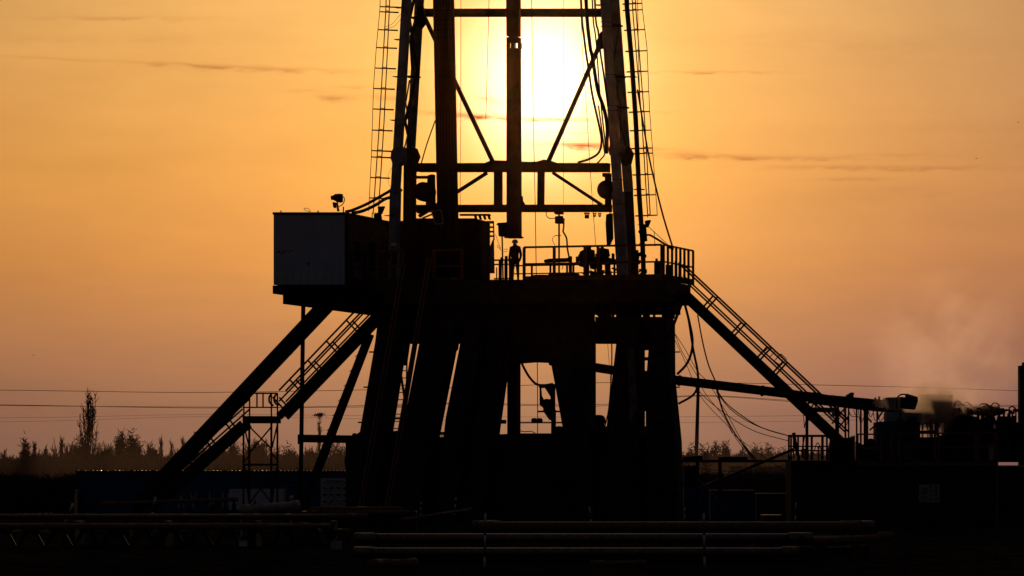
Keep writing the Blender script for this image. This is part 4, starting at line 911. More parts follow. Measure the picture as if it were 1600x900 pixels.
for k in range(9): MB().disc(P(random.uniform(1072,1092), random.uniform(728,756), 158.8), Vector((0,1,0)), random.uniform(1.5,4)*.026, .2, 8).build('fitting', 'steel_dark', t)
MB().tube([P(1068.5,726,158.7), P(1068.5,757,158.7)], .03).build('upright', 'pale_wall', t)
for n_, x0, x1, yt, D, m_, lab in (('storage_box',1069,1152,759.5,175,'blue_paint','low blue box with a bright top edge behind the engine skid'),('storage_box',1110,1180,767,170,'blue_paint','blue box lower and farther out than the bright-edged one'),('storage_box',1182,1232,772,172,'steel_dark','dark box beside the mud tank with a glinting top'),('storage_box',1192,1220,806,158,'steel_dark','small low crate near the striped stake by the tank')):
    t = thing(n_, GD((x0+x1)/2, D), lab, 'box', 'boxes stored in the yard')
    z1 = max(.25, P(0, yt, D).z)
    MB().box(Vector(((x0+x1-1600)/2/FPX*D, D+.6, z1/2)), Vector(((x1-x0)/2/FPX*D,0,0)), Vector((0,.6,0)), Vector((0,0,z1/2))).build('body', m_, t)
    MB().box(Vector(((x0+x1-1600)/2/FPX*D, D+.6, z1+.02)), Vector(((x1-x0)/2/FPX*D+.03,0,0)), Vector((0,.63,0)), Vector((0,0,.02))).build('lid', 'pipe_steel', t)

# ================================================================== LEFT BACKGROUND: CONTAINER
DC = 228.0
t = thing('blue_container', GD(333, DC+1.2), 'very long low blue container cabin with pale painted letters', 'container')
a, b = P(119, 736.5, DC), P(548, 736.5, DC)
MB().prism([Vector((a.x, DC, .05)), Vector((b.x, DC, .05)), Vector((b.x, DC, a.z)), Vector((a.x, DC, a.z))], Vector((0, 2.4, 0))).build('wall', 'blue_paint', t)
# corrugated roof sheet; its edge glints come from the added tubes below
m = MB(); n = 74; x0, x1 = a.x-.1, b.x+.1; vs = []
for i in range(n*4+1):
    x = x0 + (x1-x0)*i/(n*4); z = a.z + .03 + .035*(1 if (i//2) % 2 else 0)
    vs += [(x, DC-.2, z), (x, DC+2.7, z - .03)]
m.v = vs; m.f = [(2*i, 2*i+2, 2*i+3, 2*i+1) for i in range(n*4)]
ro = m.build('roof', 'steel_dark', t); md = ro.modifiers.new('thick', 'SOLIDIFY'); md.thickness = .012
for k in range(46):  # glossy tubes added to make a dotted row of glints
    x = x0 + .15 + k*(x1-x0-.3)/61
    if (k*k*7+k*3) % 11 in (4, 1, 9, 5): continue
    MB().tube([Vector((x, DC-.25, a.z+.045)), Vector((x, DC+2.6, a.z+.045))], .028, 8).build('glint_tube', 'pipe_steel', t, True)
def cpan(x0, y0, x1, y1, nm, mm, par, out=.03):
    return polyP(MB(), [(x0,y0),(x1,y0),(x1,y1),(x0,y1)], DC-out, .02).build(nm, mm, par)
for x0, x1, y0, y1 in ((162,187,756,786),(212,236,756,786),(331,353,755,782)):
    w_ = cpan(x0, y0, x1, y1, 'window', 'black_paint', t, .03)
    cpan(x0+1.8, y0+2, x1-1.8, y1-2, 'pane', 'blue_paint', w_, .045)
cpan(122, 768, 142, 802, 'door', 'blue_paint', t)
for k in range(9): cpan(150+k*45, 738, 150.8+k*45, 802, 'seam', 'black_paint', t, .025)
cpan(438, 752, 475, 755.5, 'lettering', 'black_paint', t, .03)
def letter(polys):
    m = MB()
    for q in polys: polyP(m, q, DC-.05, .03)
    m.build('lettering', 'letter_yellow', t)
def A_(x): letter([[(x,794),(x+3,794),(x+7.5,771),(x+4.5,771)],[(x+4.5,771),(x+7.5,771),(x+12,794),(x+9,794)],[(x+2.5,785),(x+9.5,785),(x+9.5,787.5),(x+2.5,787.5)]])
def Y_(x): letter([[(x,770),(x+3.2,770),(x+8,780),(x+5,781.5)],[(x+11.5,770),(x+14.5,770),(x+9,781.5),(x+6,780)],[(x+5.2,779),(x+8.6,779),(x+8.6,794),(x+5.2,794)]])
A_(277); Y_(295)
letter([[(326.2,770),(329.2,770),(329.2,794),(326.2,794)]]); letter([[(346,770),(350.3,770),(350.3,794),(346,794)]]); letter([[(354.5,770),(358,770),(358,794),(354.5,794)]])
t = thing('white_board', P(402, 800, DC-1), 'blank white board standing before the blue container with small dark bottles', 'board')
polyP(MB(), [(358,764),(443,763.5),(445,797),(358,797)], DC-1, .05).build('panel', 'white_paint', t)
polyP(MB(), [(443,763),(447,763),(447,797),(443,797)], DC-1.05, .1).build('edge', 'letter_yellow', t)
for x in (365.5, 398.5):
    bt = tag(MB().tube([P(x, 797, DC-2), P(x, 788, DC-2)], .13, 10, .12).tube([P(x, 788.2, DC-2), P(x, 785, DC-2)], .10, 10, .045).tube([P(x, 785, DC-2), P(x, 781.5, DC-2)], .045, 8).build('gas_bottle', 'black_paint', None, True),
        'dark gas bottle before the white board, ' + ('at its plain end' if x < 370 else 'between the tower legs'), 'gas bottle', 'gas bottles before the white board')
t = thing('safety_poster', P(524, 798, DC-.3), 'pale notice board with rows of small dark equipment pictures at container end', 'poster')
polyP(MB(), [(501,747),(546.5,747),(546.5,798),(501,798)], DC-.3, .06).build('board', 'poster_white', t)
random.seed(31)
def ink(x0, y0, x1, y1): polyP(MB(), [(x0,y0),(x1,y0),(x1,y1),(x0,y1)], DC-.32, .015).build('print', 'ink', t)
for k in range(6): ink(511+k*4.4, 750.6, 514+k*4.4+random.random(), 752)
for k in range(8): ink(507+k*4.3, 753.1, 510.2+k*4.3, 754.3)
for k in range(4):
    ink(503, 756.5+k*10.3, 544.5, 756.8+k*10.3)
    if k < 3: ink(512.5+k*10.6, 757, 512.8+k*10.6, 797)
    for j in range(4):
        cx, cy = 507.6+j*10.6, 762.3+k*10.3; s_ = random.uniform(-2,2)
        polyP(MB(), [(cx-3.6,cy+s_),(cx-1,cy-1.8),(cx+3.4,cy-s_),(cx+3.6,cy-s_+1.4),(cx+.5,cy+2.2),(cx-3.2,cy+s_+1.5)], DC-.32, .015).build('print', 'ink', t)
# dark box and striped barrier at far left
t = thing('site_box', GD(92, 200), 'dark square box beside the blue container end', 'box')
polyP(MB(), [(72,769),(116,767),(116,803),(72,803)], 200, 1.5).build('body', 'steel_black', t); polyP(MB(), [(71,766.5),(117,765),(117,767.5),(71,769)], 199.9, 1.7).build('lid', 'steel_dark', t)
t = thing('striped_barrier', GD(54, 140), 'low red and white striped barrier bar at the far side of the yard', 'barrier')
A, B = P(30, 803.5, 140), P(81, 802, 140)
MB().span(A, B, .03, .035, Vector((0,1,0))).build('bar', 'white_paint', t)
for k in range(5):
    q = (k*2+.8)/10; MB().box(A + (B-A)*(q+.04), (B-A)*.045, Vector((0,.040,0)), UP*.034).build('stripe', 'red_paint', t)
for x in (34, 77): MB().tube([P(x,804,140), GD(x,140)], .03).build('leg', 'steel_black', t)

# ================================================================== PIPES AND RACKS IN THE YARD
def pipe(px0, px1, D, z, r, mm, lab, grp, skew=0.0, z2=None):
    a = Vector(((px0-800)/FPX*D, D, z)); b = Vector(((px1-800)/FPX*(D+skew), D+skew, z if z2 is None else z2))
    e_ = (b-a).normalized(); mb_ = MB().tube([Vector((0,0,0)), b-a], r, 12)
    for q0, q1 in ((Vector((0,0,0)) + e_*.02, e_*random.uniform(.28,.42)), (b-a - e_*random.uniform(.2,.3), b-a - e_*.02)): mb_.tube([q0, q1], r*random.uniform(1.16,1.3), 12)
    o = mb_.build('steel_pipe', mm, None, True); o.location = a
    return tag(o, lab, 'pipe', grp)
def sleeper(px, D, z0, z1, w, d, lab, grp, mm='steel_black'):
    o = MB().box(Vector((0,0,(z1-z0)/2)), Vector((w/2,0,0)), Vector((0,d/2,0)), UP*((z1-z0)/2)).build('rack_block', mm); o.location = Vector(((px-800)/FPX*D, D, z0))
    return tag(o, lab, 'support block', grp)
random.seed(41)
# front layer near the camera
for k, (D, x0, x1, z, r) in enumerate(((80.0,553,1238,.245,.10),(80.24,556,1242,.247,.10),(80.5,552,1248,.246,.10),(80.75,558,1240,.245,.10))):
    pipe(x0, x1, D, z, r, 'pipe_steel', 'long steel pipe in the low front layer of the near stack', 'pipes in the low front layer')
for px in (575, 760, 905, 1100, 1228): sleeper(px, 80.4, -.02, .143, .2, 1.2, {575:'wooden sleeper under the free pipe ends, near the two short rusty pipes',760:'wooden sleeper of the front layer at the first striped stake',905:'wooden sleeper in the middle of the front pipe layer',1100:'wooden sleeper of the front layer at the second striped stake',1228:'wooden sleeper under the stepped rusty pipe ends'}[px], 'sleepers under the front pipes')
for px, z1 in ((600,.36),(900,.36),(1200,.36)): pass
t = thing('pipe_rack', GD(900, 82), 'low steel rack carrying the second layer of pipes', 'rack')
for px in (590, 740, 890, 1040, 1190):
    MB().box(Vector(((px-800)/FPX*82, 82, .21)), Vector((.06,0,0)), Vector((0,.7,0)), UP*.21).build('bearer', 'steel_black', t)
MB().box(Vector(((890-800)/FPX*82, 81.35, .08)), Vector((4.3,0,0)), Vector((0,.04,0)), UP*.08).build('sill', 'steel_black', t)
for k in range(5):
    pipe(553+random.uniform(0,12), 1268+random.uniform(-22,6), 81.5+k*.24, .52, .10, 'pipe_steel', 'long steel pipe lying on the low rack behind the front layer', 'pipes on the low rack')
for k in range(6):
    pipe(735+random.uniform(0,30), 1340+random.uniform(-10,40), 88+k*.26, .70, .11, 'pipe_steel' if k % 2 else 'pipe_rust', 'weathered pipe on the farther rack whose ends reach toward the tank', 'pipes on the farther rack')
t = thing('pipe_rack', GD(1040, 89), 'farther steel rack carrying the rusty weathered pipes', 'rack')
for px in (760, 900, 1040, 1180, 1330): MB().box(Vector(((px-800)/FPX*89, 88.7, .30)), Vector((.07,0,0)), Vector((0,.9,0)), UP*.28).build('bearer', 'steel_black', t)
MB().box(Vector(((1040-800)/FPX*89, 87.9, .12)), Vector((4.5,0,0)), Vector((0,.04,0)), UP*.12).build('sill', 'steel_black', t)
for k in range(7):
    pipe(1180+random.uniform(0,20), 1290+k*14+random.uniform(-6,6), 84+k*.3, .42+.006*k, .07, 'pipe_rust', 'slim pipe with a rusty end in the staggered bunch beyond the near stack', 'staggered slim pipes')
pipe(1372, 1392, 92, .42, .09, 'pipe_rust', 'short rusty stub lying past the ends of the staggered pipes', None)
t = thing('pipe_rack', GD(1270, 85), 'short rack under the staggered slim pipes', 'rack')
for px in (1200, 1280, 1345): MB().box(Vector(((px-800)/FPX*85, 85, .17)), Vector((.06,0,0)), Vector((0,1.3,0)), UP*.17).build('bearer', 'steel_black', t)
for x, y in ((576,655),(582,640)):
    k = x == 582
    pipe(x+1, y+(6 if k else -6), 75.5+k*.35, .09, .085, 'pipe_rust', 'short rusty pipe lying on the dirt, ' + ('the farther of the crossed pair' if k else 'the nearer of the crossed pair'), 'two short rusty pipes on the dirt', skew=.5 if k else 1.4)
pipe(922, 1010, 77.5, .07, .05, 'pipe_rust', 'thin rusty rod lying on the dirt before the near stack', None, skew=.6)
# racks at left
t = thing('pipe_rack', GD(260, 102), 'long trestle rack on many short legs carrying pipes at the yard side', 'rack')
for k in range(14):
    px = -40 + k*44; c = Vector(((px-800)/FPX*101, 101, 0))
    for s_ in (-1, 1): MB().span(c + Vector((.35*s_, 0, 0)), c + Vector((.12*s_, 0, .42)), .05, .05, Vector((0,1,0))).build('leg', 'steel_dark', t)
    MB().box(c + UP*.45 + Vector((0,1.2,0)), Vector((.16,0,0)), Vector((0,1.5,0)), UP*.04).build('bearer', 'steel_dark', t)
for k in range(9):
    pipe(-60, 440+random.uniform(-60,95), 99.8+k*.36, .56+random.uniform(0,.03), random.choice((.05,.062,.07)), ('pipe_steel','pipe_rust')[k % 2 == 0], 'long pipe on the trestle rack at the yard side', 'pipes on the trestle rack', skew=random.uniform(0,.3))
for k in range(4):
    pipe(-60, 525+k*17, 103.2+k*.4, .76+random.uniform(0,.05), .07, ('pipe_steel','pipe_rust')[k % 2], 'pipe lying one layer higher behind the trestle rack', 'pipes in the raised back layer', skew=random.uniform(0,.6))
t = thing('pipe_rack', GD(240, 104.2), 'plain beam rack under the raised back layer of pipes', 'rack')
for px in (-20,120,260,400,520): MB().box(Vector(((px-800)/FPX*104, 104, .34)), Vector((.08,0,0)), Vector((0,1.2,0)), UP*.34).build('bearer', 'steel_black', t)
pipe(158, 372, 124, 1.05, .06, 'pipe_rust', 'thin rusty pipe pointing at the pale casing pipe', None, z2=1.2)
pipe(378, 466, 122, .88, .145, 'pipe_pale', 'fat pale casing pipe lying before the white board', None, skew=1.4, z2=1.0)
t = thing('pipe_rack', GD(320, 123), 'stand of steel blocks under the pale casing pipe', 'rack')
for px in (200,290,362,372,400,450): MB().box(Vector(((px-800)/FPX*123, 123, .37)), Vector((.10,0,0)), Vector((0,.5,0)), UP*.37).build('bearer', 'steel_black', t)
MB().box(Vector(((320-800)/FPX*123, 123, .68)), Vector((3.6,0,0)), Vector((0,.6,0)), UP*.05).build('sill', 'steel_black', t)
for k in range(4):
    pipe(480+k*6, 640-k*14, 130+k*.4, .72+.12*(k % 2), .08, 'pipe_rust', 'thin pipe stored at the ramp foot below the big legs', 'thin pipes at the ramp foot', skew=2.5)
pipe(630, 735, 124, .55, .05, 'yellow_rail', 'yellowish thin rod slanting low before the substructure', None, skew=5, z2=.85)
t = thing('catwalk', GD(600, 135), 'low dark catwalk box at the foot of the slanting ramp rails', 'catwalk')
polyP(MB(), [(470,799),(650,799),(650,822),(470,822)], 133, 2.4).build('deck', 'steel_dark', t)
for k in range(8): polyP(MB(), [(476+k*24,822),(482+k*24,822),(482+k*24,830),(476+k*24,830)], 133, 2).build('foot', 'steel_black', t)
t = thing('parts_crate', GD(525, 96), 'small speckled wire-mesh crate at the end of the trestle rack', 'crate')
c = Vector(((526-800)/FPX*96, 96, 0)); MB().box(c + UP*.15, Vector((.14,0,0)), Vector((0,.2,0)), UP*.10).build('contents', 'pale_wall', t)
m = MB()
for k in range(6):
    for s_ in (-.16, .16): m.span(c + Vector((-.15+.06*k, s_, .02)), c + Vector((-.15+.06*k, s_, .27)), .006, .006)
m.build('mesh', 'steel_black', t)
# white cooler glints under the trestle
for x, y, D, lab in ((309,829,104,'small white box under the trestle rack'),(380,850,99,'tiny pale block under the trestle rack, nearer the camera')):
    tt = thing('white_box', P(x, y, D), lab, 'box')
    MB().box(P(x, y, D), Vector((.10,0,0)), Vector((0,.1,0)), UP*.06).build('body', 'white_paint', tt); MB().box(P(x, y-2.2*D/100, D)+UP*.045, Vector((.105,0,0)), Vector((0,.105,0)), UP*.012).build('lid', 'pale_wall', tt)

# striped stakes
def stake(x0, y0, x1, y1, D, lab, bands, r=.032):
    base = GD(x1, D); topp = P(x0, y0, D); bot = P(x1, y1, D)
    t = thing('striped_stake', base, lab, 'stake', 'black and white striped stakes')
    if bot.z > .05: MB().tube([base, bot], r*.95, 8).build('shaft', 'black_paint', t, True)
    n = bands
    for k in range(n):
        a, b = topp + (bot-topp)*(k/n), topp + (bot-topp)*((k+1)/n)
        MB().tube([a, b], r, 8).build('band', 'white_paint' if k % 2 == 0 else 'black_paint', t, True)
stake(758.5, 802, 757, 888, 76.5, 'tall striped stake before the stack, nearer the guide beam side', 5, .022)
stake(1099.5, 802, 1101, 887, 76.5, 'tall striped stake before the stack, nearer the tank', 5, .022)
stake(921, 792, 924, 821, 118, 'short striped stake in front of the dark substructure middle', 3, .026)
stake(712.5, 777, 710, 805, 135, 'small striped stake with three pale bands near the centre legs', 5, .032)
stake(658, 784, 657, 806, 135, 'small striped stake with rounded foot beside the centre legs', 5, .032)
stake(114, 787, 100, 820, 104, 'striped stake leaning strongly behind the trestle pipes', 3, .035)
stake(243, 776, 237, 812, 110, 'striped stake leaning slightly under the escape slide', 3, .035)
stake(1243.5, 785, 1242.5, 815, 138, 'short striped stake against the long dark tank', 3, .032)
stake(1070, 793, 1070, 810, 150, 'dim striped stake beside the substructure corner', 3, .03)

# ================================================================== PEOPLE
def person(foot, h, heading, label, arms='down', helmet=True, stoop=0.0):
    """one skinned body: pelvis root, spine, head with nose and chin, arms with hands, legs with boots"""
    t = thing('person', foot, label, 'person', None)
    R = Matrix.Rotation(heading, 4, 'Z'); s = h/1.75
    V = []; E = []; RD = []
    def v(x, y, z, r, parent=None, r2=None):
        V.append(R @ Vector((x*s, (y + stoop*max(0, z-.95))*s, z*s))); RD.append((r*s*1.12, (r2 or r)*s*1.12)); i = len(V)-1
        if parent is not None: E.append((parent, i))
        return i
    pel = v(0,0,.95,.15,None,.12); wa = v(0,.0,1.10,.14,pel,.11); ch = v(0,.0,1.30,.17,wa,.12); sh = v(0,.0,1.44,.14,ch,.10)
    ne = v(0,.01,1.51,.068,sh); hd = v(0,.02,1.60,.095,ne,.105); tp = v(0,.02,1.69,.078,hd,.09); no = v(0,.115,1.615,.014,hd)
    for q in (-1, 1):
        s1 = v(.19*q,0,1.43,.078,sh)
        if arms == 'down': e1 = v(.27*q,-.03,1.14,.060,s1); w1 = v(.27*q,.06,.90,.042,e1); hnd = v(.245*q,.09,.83,.034,w1,.02)
        else: e1 = v(.23*q,.05,1.16,.048,s1); w1 = v(.14*q,.27,1.14,.034,e1); hnd = v(.12*q,.34,1.15,.034,w1,.02)
        p = Vector((.245*q,.10,.79)) if arms == 'down' else Vector((.11*q,.38,1.15))
        for k, ln in enumerate((.055,.065,.06,.048)):
            off = (k-1.5)*.018
            a = v(p.x, p.y+off, p.z, .009, hnd) if arms == 'down' else v(p.x+off, p.y, p.z, .009, hnd)
            v(p.x - .01*q, p.y+off+.01, p.z-ln, .008, a) if arms == 'down' else v(p.x+off, p.y+ln, p.z-.02, .008, a)
        th = v(p.x-.02*q, p.y+.035, p.z+.035, .010, hnd); v(p.x-.025*q, p.y+.05, p.z, .008, th)
        hp = v(.095*q,0,.88,.105,pel); kn = v((.12 if q > 0 else .13)*q,.01,.49,.068,hp); an_ = v(.135*q,-.02,.10,.046,kn); 
        he = v(.135*q,-.04,.045,.045,an_); v(.15*q,.13,.035,.038,he)
    me = bpy.data.meshes.new('body'); me.from_pydata([tuple(p + foot) for p in V], E, []); me.materials.append(MAT['overalls'])
    o = bpy.data.objects.new('body', me); COL.objects.link(o)
    md = o.modifiers.new('skin', 'SKIN'); sk = me.skin_vertices[0].data
    for i, r in enumerate(RD): sk[i].radius = r; sk[i].use_root = (i == 0)
    sb = o.modifiers.new('sub', 'SUBSURF'); sb.levels = 1; sb.render_levels = 1
    dg = bpy.context.evaluated_depsgraph_get(); ev = o.evaluated_get(dg); nm = bpy.data.meshes.new_from_object(ev); o.modifiers.clear()
    o.data = nm; nm.materials.clear(); nm.materials.append(MAT['overalls']); nm.materials.append(MAT['skin'])
    for p_ in nm.polygons:
        p_.use_smooth = True
        zl = (p_.center.z - foot.z)/s; lx = (R.inverted() @ (p_.center - foot))
        if 1.50 < zl or (zl < .86 and abs(lx.x)/s > .2 and zl > .7 and arms == 'down'): p_.material_index = 1
    o.parent = t; o.matrix_parent_inverse = Matrix.Translation(foot).inverted()
    if helmet:
        c = foot + R @ Vector((0, (.02+stoop*.75)*s, 1.655*s)); m = MB(); rg = 14
        prof = [(.128,-.02),(.140,-.012),(.128,0),(.124,.04),(.108,.085),(.075,.12),(.03,.135)]
        for rad, z in prof:
            for k in range(rg):
                a = 2*math.pi*k/rg; ex = 1.18 if z < .0 and math.sin(a) > 0 else 1.0
                m.v.append(tuple(c + R @ Vector((math.cos(a)*rad*s, math.sin(a)*rad*1.12*s*ex, z*s))))
        n_ = len(prof); m.f = [(i*rg+k, i*rg+(k+1) % rg, (i+1)*rg+(k+1) % rg, (i+1)*rg+k) for i in range(n_-1) for k in range(rg)] + [tuple((n_-1)*rg+k for k in range(rg)), tuple(range(rg-1,-1,-1))]
        m.build('hard_hat', 'helmet_white', t, True)
    return t
fp = at(805, 1.2); fp.z = F(800, 437, 0).z
person(fp, 1.74, math.radians(150), 'worker in dark overalls standing below the hanging guide beam')
fp = F(614, 437, 1.6); fp.z = F(800, 437, 0).z
person(fp, 1.72, math.radians(-60), 'worker in white hard hat behind the rusty railing by the mast leg')
def ground_person(px, D, htop, heading, lab, **k):
    z = P(0, htop, D).z; return person(GD(px, D), z - .02, heading, lab, **k)
ground_person(455.5, 158, 774.5, math.radians(200), 'person seen as a white hard hat behind the pale casing pipe', stoop=0)
ground_person(334, 165, 782, math.radians(160), 'person bending with a white hard hat under the blue container lettering', stoop=.35)

# ================================================================== TREES AND POWER LINES
def limb(m, a, d, ln, r, depth, rng, up, spread, leafy=0):
    n = 3; p = a.copy(); pts = [p.copy()]
    for i in range(n):
        d = (d + Vector((rng.uniform(-1,1), rng.uniform(-1,1), rng.uniform(-.4,1)*up))*.16).normalized(); p = p + d*ln/n; pts.append(p.copy())
    m.tube(pts, max(r, .030), 3, max(r*.6, .020))
    if depth > 0:
        for k in range(rng.randint(3, 5)):
            q = rng.uniform(.25, 1); b = pts[0].lerp(pts[-1], q)
            dd = (d*1.0 + Vector((rng.uniform(-1,1), rng.uniform(-1,1), rng.uniform(-.2,.9)))*spread).normalized()
            limb(m, b, dd, ln*rng.uniform(.45,.72), r*.5, depth-1, rng, up, spread)
def bare_tree(px, D, ytop, kind, lab, seed, wpx=None, grp='bare trees along the horizon'):
    rng = random.Random(seed); base = GD(px, D); H_ = P(0, ytop, D).z
    t = thing('bare_tree' if kind != 'poplar' else 'poplar_tree', base, lab, 'tree', grp)
    tr, cr_ = MB(), MB(); W2 = (wpx or 30)*D/FPX/2
    tr.tube([base, base + UP*H_*.45 + Vector((rng.uniform(-.1,.1),0,0)), base + UP*H_*(.9 if kind != 'round' else .6)], .09, 6, .025)
    if kind == 'poplar':
        for k in range(62):
            q = rng.uniform(.12, .9); a = rng.uniform(0, 6.28); rr_ = rng.uniform(.3, 1)*W2*(1.15 - abs(q-.45)*1.1)
            b = base + UP*H_*q*.75; e = base + UP*min(H_*q*.75 + H_*rng.uniform(.2,.34), H_*rng.uniform(.9,1)) + Vector((math.cos(a), math.sin(a), 0))*rr_
            mid = (b+e)/2 + Vector((math.cos(a), math.sin(a), -.6))*rr_*.35
            cr_.tube([b, mid, e], .040, 3, .020)
            for j in range(7):
                f = mid.lerp(e, rng.random()); cr_.tube([f, f + Vector((rng.uniform(-.55,.55), rng.uniform(-.3,.3), rng.uniform(.2,1.0)))*W2*.7], .030, 3, .014)
    elif kind == 'whip':
        for k in range(54):
            q = rng.uniform(.15, .80); a = rng.uniform(0, 6.28); b = base + UP*H_*q; e = b + Vector((math.cos(a)*W2*rng.uniform(.2,.8)*(1.1-q), math.sin(a)*W2*.6, H_*.34*rng.uniform(.5,1.2)*(1.1-q)))
            cr_.tube([b, e], .034, 3, .018)
            for j in range(3): f = b.lerp(e, rng.random()); cr_.tube([f, f + Vector((rng.uniform(-.2,.2), 0, rng.uniform(.2,.6)))], .024, 3, .014)
    elif kind == 'bush':
        lobes = [(rng.uniform(-.62,.62)*W2, H_*rng.uniform(.45,.80), W2*rng.uniform(.28,.5), H_*rng.uniform(.12,.22)) for _ in range(9)] + [(0, H_*.8, W2*.4, H_*.18), (-W2*.3, H_*.3, W2*.7, H_*.3), (W2*.3, H_*.3, W2*.7, H_*.3)]
        for lx, lz, lr, lh in lobes:
            for k in range(int(150*(lr/W2+.3))):
                g_ = [rng.gauss(0, .48) for _ in range(3)]
                p = base + Vector((lx + g_[0]*lr, g_[1]*lr, max(.1, min(H_*1.02, lz + g_[2]*lh)))); cr_.tube([p, p + Vector((rng.uniform(-.28,.28), rng.uniform(-.2,.2), rng.uniform(-.08,.34)))], .034, 3, .018)
    else:
        for k in range(16):
            a = rng.uniform(0, 6.28); q = rng.uniform(.06, .55); d = Vector((math.cos(a)*W2/H_*2.1, math.sin(a)*W2/H_*1.8, rng.uniform(.5,1.6))).normalized()
            limb(cr_, base + UP*H_*q, d, H_*(.98-q)*rng.uniform(.62,.86)*.8, .075, 3, rng, 1.0, .75)
        pass
    if kind not in ('poplar', 'whip', 'bush'):
        mz = max(v_[2] for v_ in cr_.v); xs = sorted(abs(v_[0]-base.x) for v_ in cr_.v); mx = xs[int(len(xs)*.93)]
        kx, kz = min(1.5, W2/mx), H_/mz
        cr_.v = [(base.x + (x-base.x)*kx, y, z*kz) for x, y, z in cr_.v]
    tr.build('trunk', 'bark', t); cr_.build('crown', 'bark', t)
    return t
bare_tree(139, 300, 604, 'poplar', 'tallest slender bare poplar standing alone above the treeline', 1, 34, None)
specs = [  # px, row of top, kind, width
 (7,697,'whip',14),(20,703,'round',26),(38,683,'bush',24),(54,684,'whip',18),(48,700,'round',40),(72,696,'whip',20),(76,706,'round',30),(96,675,'whip',16),(104,690,'round',34),(118,688,'bush',36),
 (130,690,'bush',34),(152,694,'round',30),(172,697,'round',30),(186,700,'round',24),(192,679,'bush',24),(204,676,'bush',34),(216,690,'bush',30),(232,694,'round',26),(241,700,'bush',24),(252,676,'whip',12),(258,698,'round',26),
 (268,682,'whip',12),(276,700,'round',26),(286,677,'whip',10),(291,696,'bush',24),(304,664,'whip',10),(310,690,'round',26),(338,700,'round',28),(352,694,'round',30),(366,688,'bush',24),(398,690,'round',30),(410,700,'round',30),(440,704,'round',30),(455,698,'bush',30),(482,702,'round',30),(500,700,'round',28),(524,692,'bush',34),(545,690,'round',34)]
ORD = 'first second third fourth fifth sixth seventh eighth ninth tenth eleventh twelfth thirteenth fourteenth fifteenth sixteenth seventeenth eighteenth nineteenth'.split() + ['twentieth']
ORD += ['twenty-' + q for q in ORD[:9]] + ['thirtieth'] + ['thirty-' + q for q in ORD[:9]] + ['fortieth']
order = sorted(specs, key=lambda q: q[0])
for i, (px, yt, kd, wd) in enumerate(specs):
    k = order.index((px, yt, kd, wd))
    lab = ('thin upright' if kd == 'whip' else 'bushy') + ' bare tree, ' + ORD[k] + ' from the left edge of the treeline'
    bare_tree(px, 290 + (i*37 % 60), yt - (7 if kd == 'round' else 3), kd, lab, 100+i, wd*(1.15 if kd == 'round' else 1))
for i, (px, yt, wd, D) in enumerate(((1080,696,26,330),(1097,694,30,330),(1120,690,32,335),(1133,691,14,335),(1160,698,26,360),(1178,695,28,370),(1200,694,32,340),(1222,700,26,360),(1240,706,30,370),(1290,712,30,360))):
    lab = 'bushy bare tree, ' + ORD[i] + ' from the big leg in the far clumps before the tank'
    bare_tree(px, D, yt, 'bush', lab, 300+i, wd)
t = bare_tree(499, 345, 645, 'whip', 'odd pollarded tree with a flat T-shaped tuft on top', 77, 10, None)
rng = random.Random(5); m = MB(); c = P(499, 648, 345)
for k in range(260):
    p = c + Vector((rng.gauss(0,.20), rng.gauss(0,.2), rng.gauss(0,.06))); m.tube([p, p + Vector((rng.uniform(-.2,.25), 0, rng.uniform(-.2,.15)))], .02, 3, .01)
for k in range(220):
    p = P(499, rng.uniform(648, 700), 345) + Vector((rng.gauss(0,.09), 0, 0)); m.tube([p, p + Vector((rng.uniform(-.15,.15), 0, rng.uniform(-.1,.2)))], .02, 3, .01)
m.build('twig_tuft', 'bark', t)
# scrub under the trees
def scrub(x0, x1, D, ytop, n, seed, lab, amp=8, lo=6):
    rng = random.Random(seed); m = MB()
    for k in range(n):
        px = rng.uniform(x0, x1); d = D + rng.uniform(-14, 14)
        top = ytop + amp*(noise.noise(Vector((px*.02, seed, 0))) + .6*noise.noise(Vector((px*.09, seed, 4)))) + rng.random()**.6*20 - lo
        b = GD(px, d); H_ = max(.3, P(0, top, d).z)
        e = b + Vector((rng.uniform(-.5,.5), 0, H_)); m.tube([b, b.lerp(e,.5) + Vector((rng.uniform(-.2,.2),0,0)), e], .045, 3, .02)
        for j in range(4):
            f = b.lerp(e, rng.uniform(.3,1)); m.tube([f, f + Vector((rng.uniform(-.45,.45), rng.uniform(-.2,.2), rng.uniform(.0,.35)))], .034, 3, .016)
    tag(m.build('scrub', 'scrub'), lab, 'scrub', kind='stuff')
scrub(-30, 600, 285, 716, 7500, 1, 'tangled bare scrub under the trees beyond the container')
scrub(-40, 130, 240, 752, 2500, 2, 'low brown weeds beside the container end', 8, 10)
scrub(1050, 1330, 330, 712, 3800, 3, 'bare scrub under the far clumps between rig and tank')
scrub(1060, 1260, 250, 742, 2500, 4, 'low weeds in the field between rig and tank', 6, 4)
m = MB()
tf = thing('far_shed', GD(1170, 420), 'long pale low shed far beyond the yard pipe', 'shed')
polyP(MB(), [(1142,730),(1236,730),(1236,762),(1142,762)], 300, 6).build('wall', 'pale_wall', tf)
polyP(MB(), [(1140,728),(1238,727),(1238,730.5),(1140,731)], 299.5, 7).build('roof', 'cabin_side', tf)
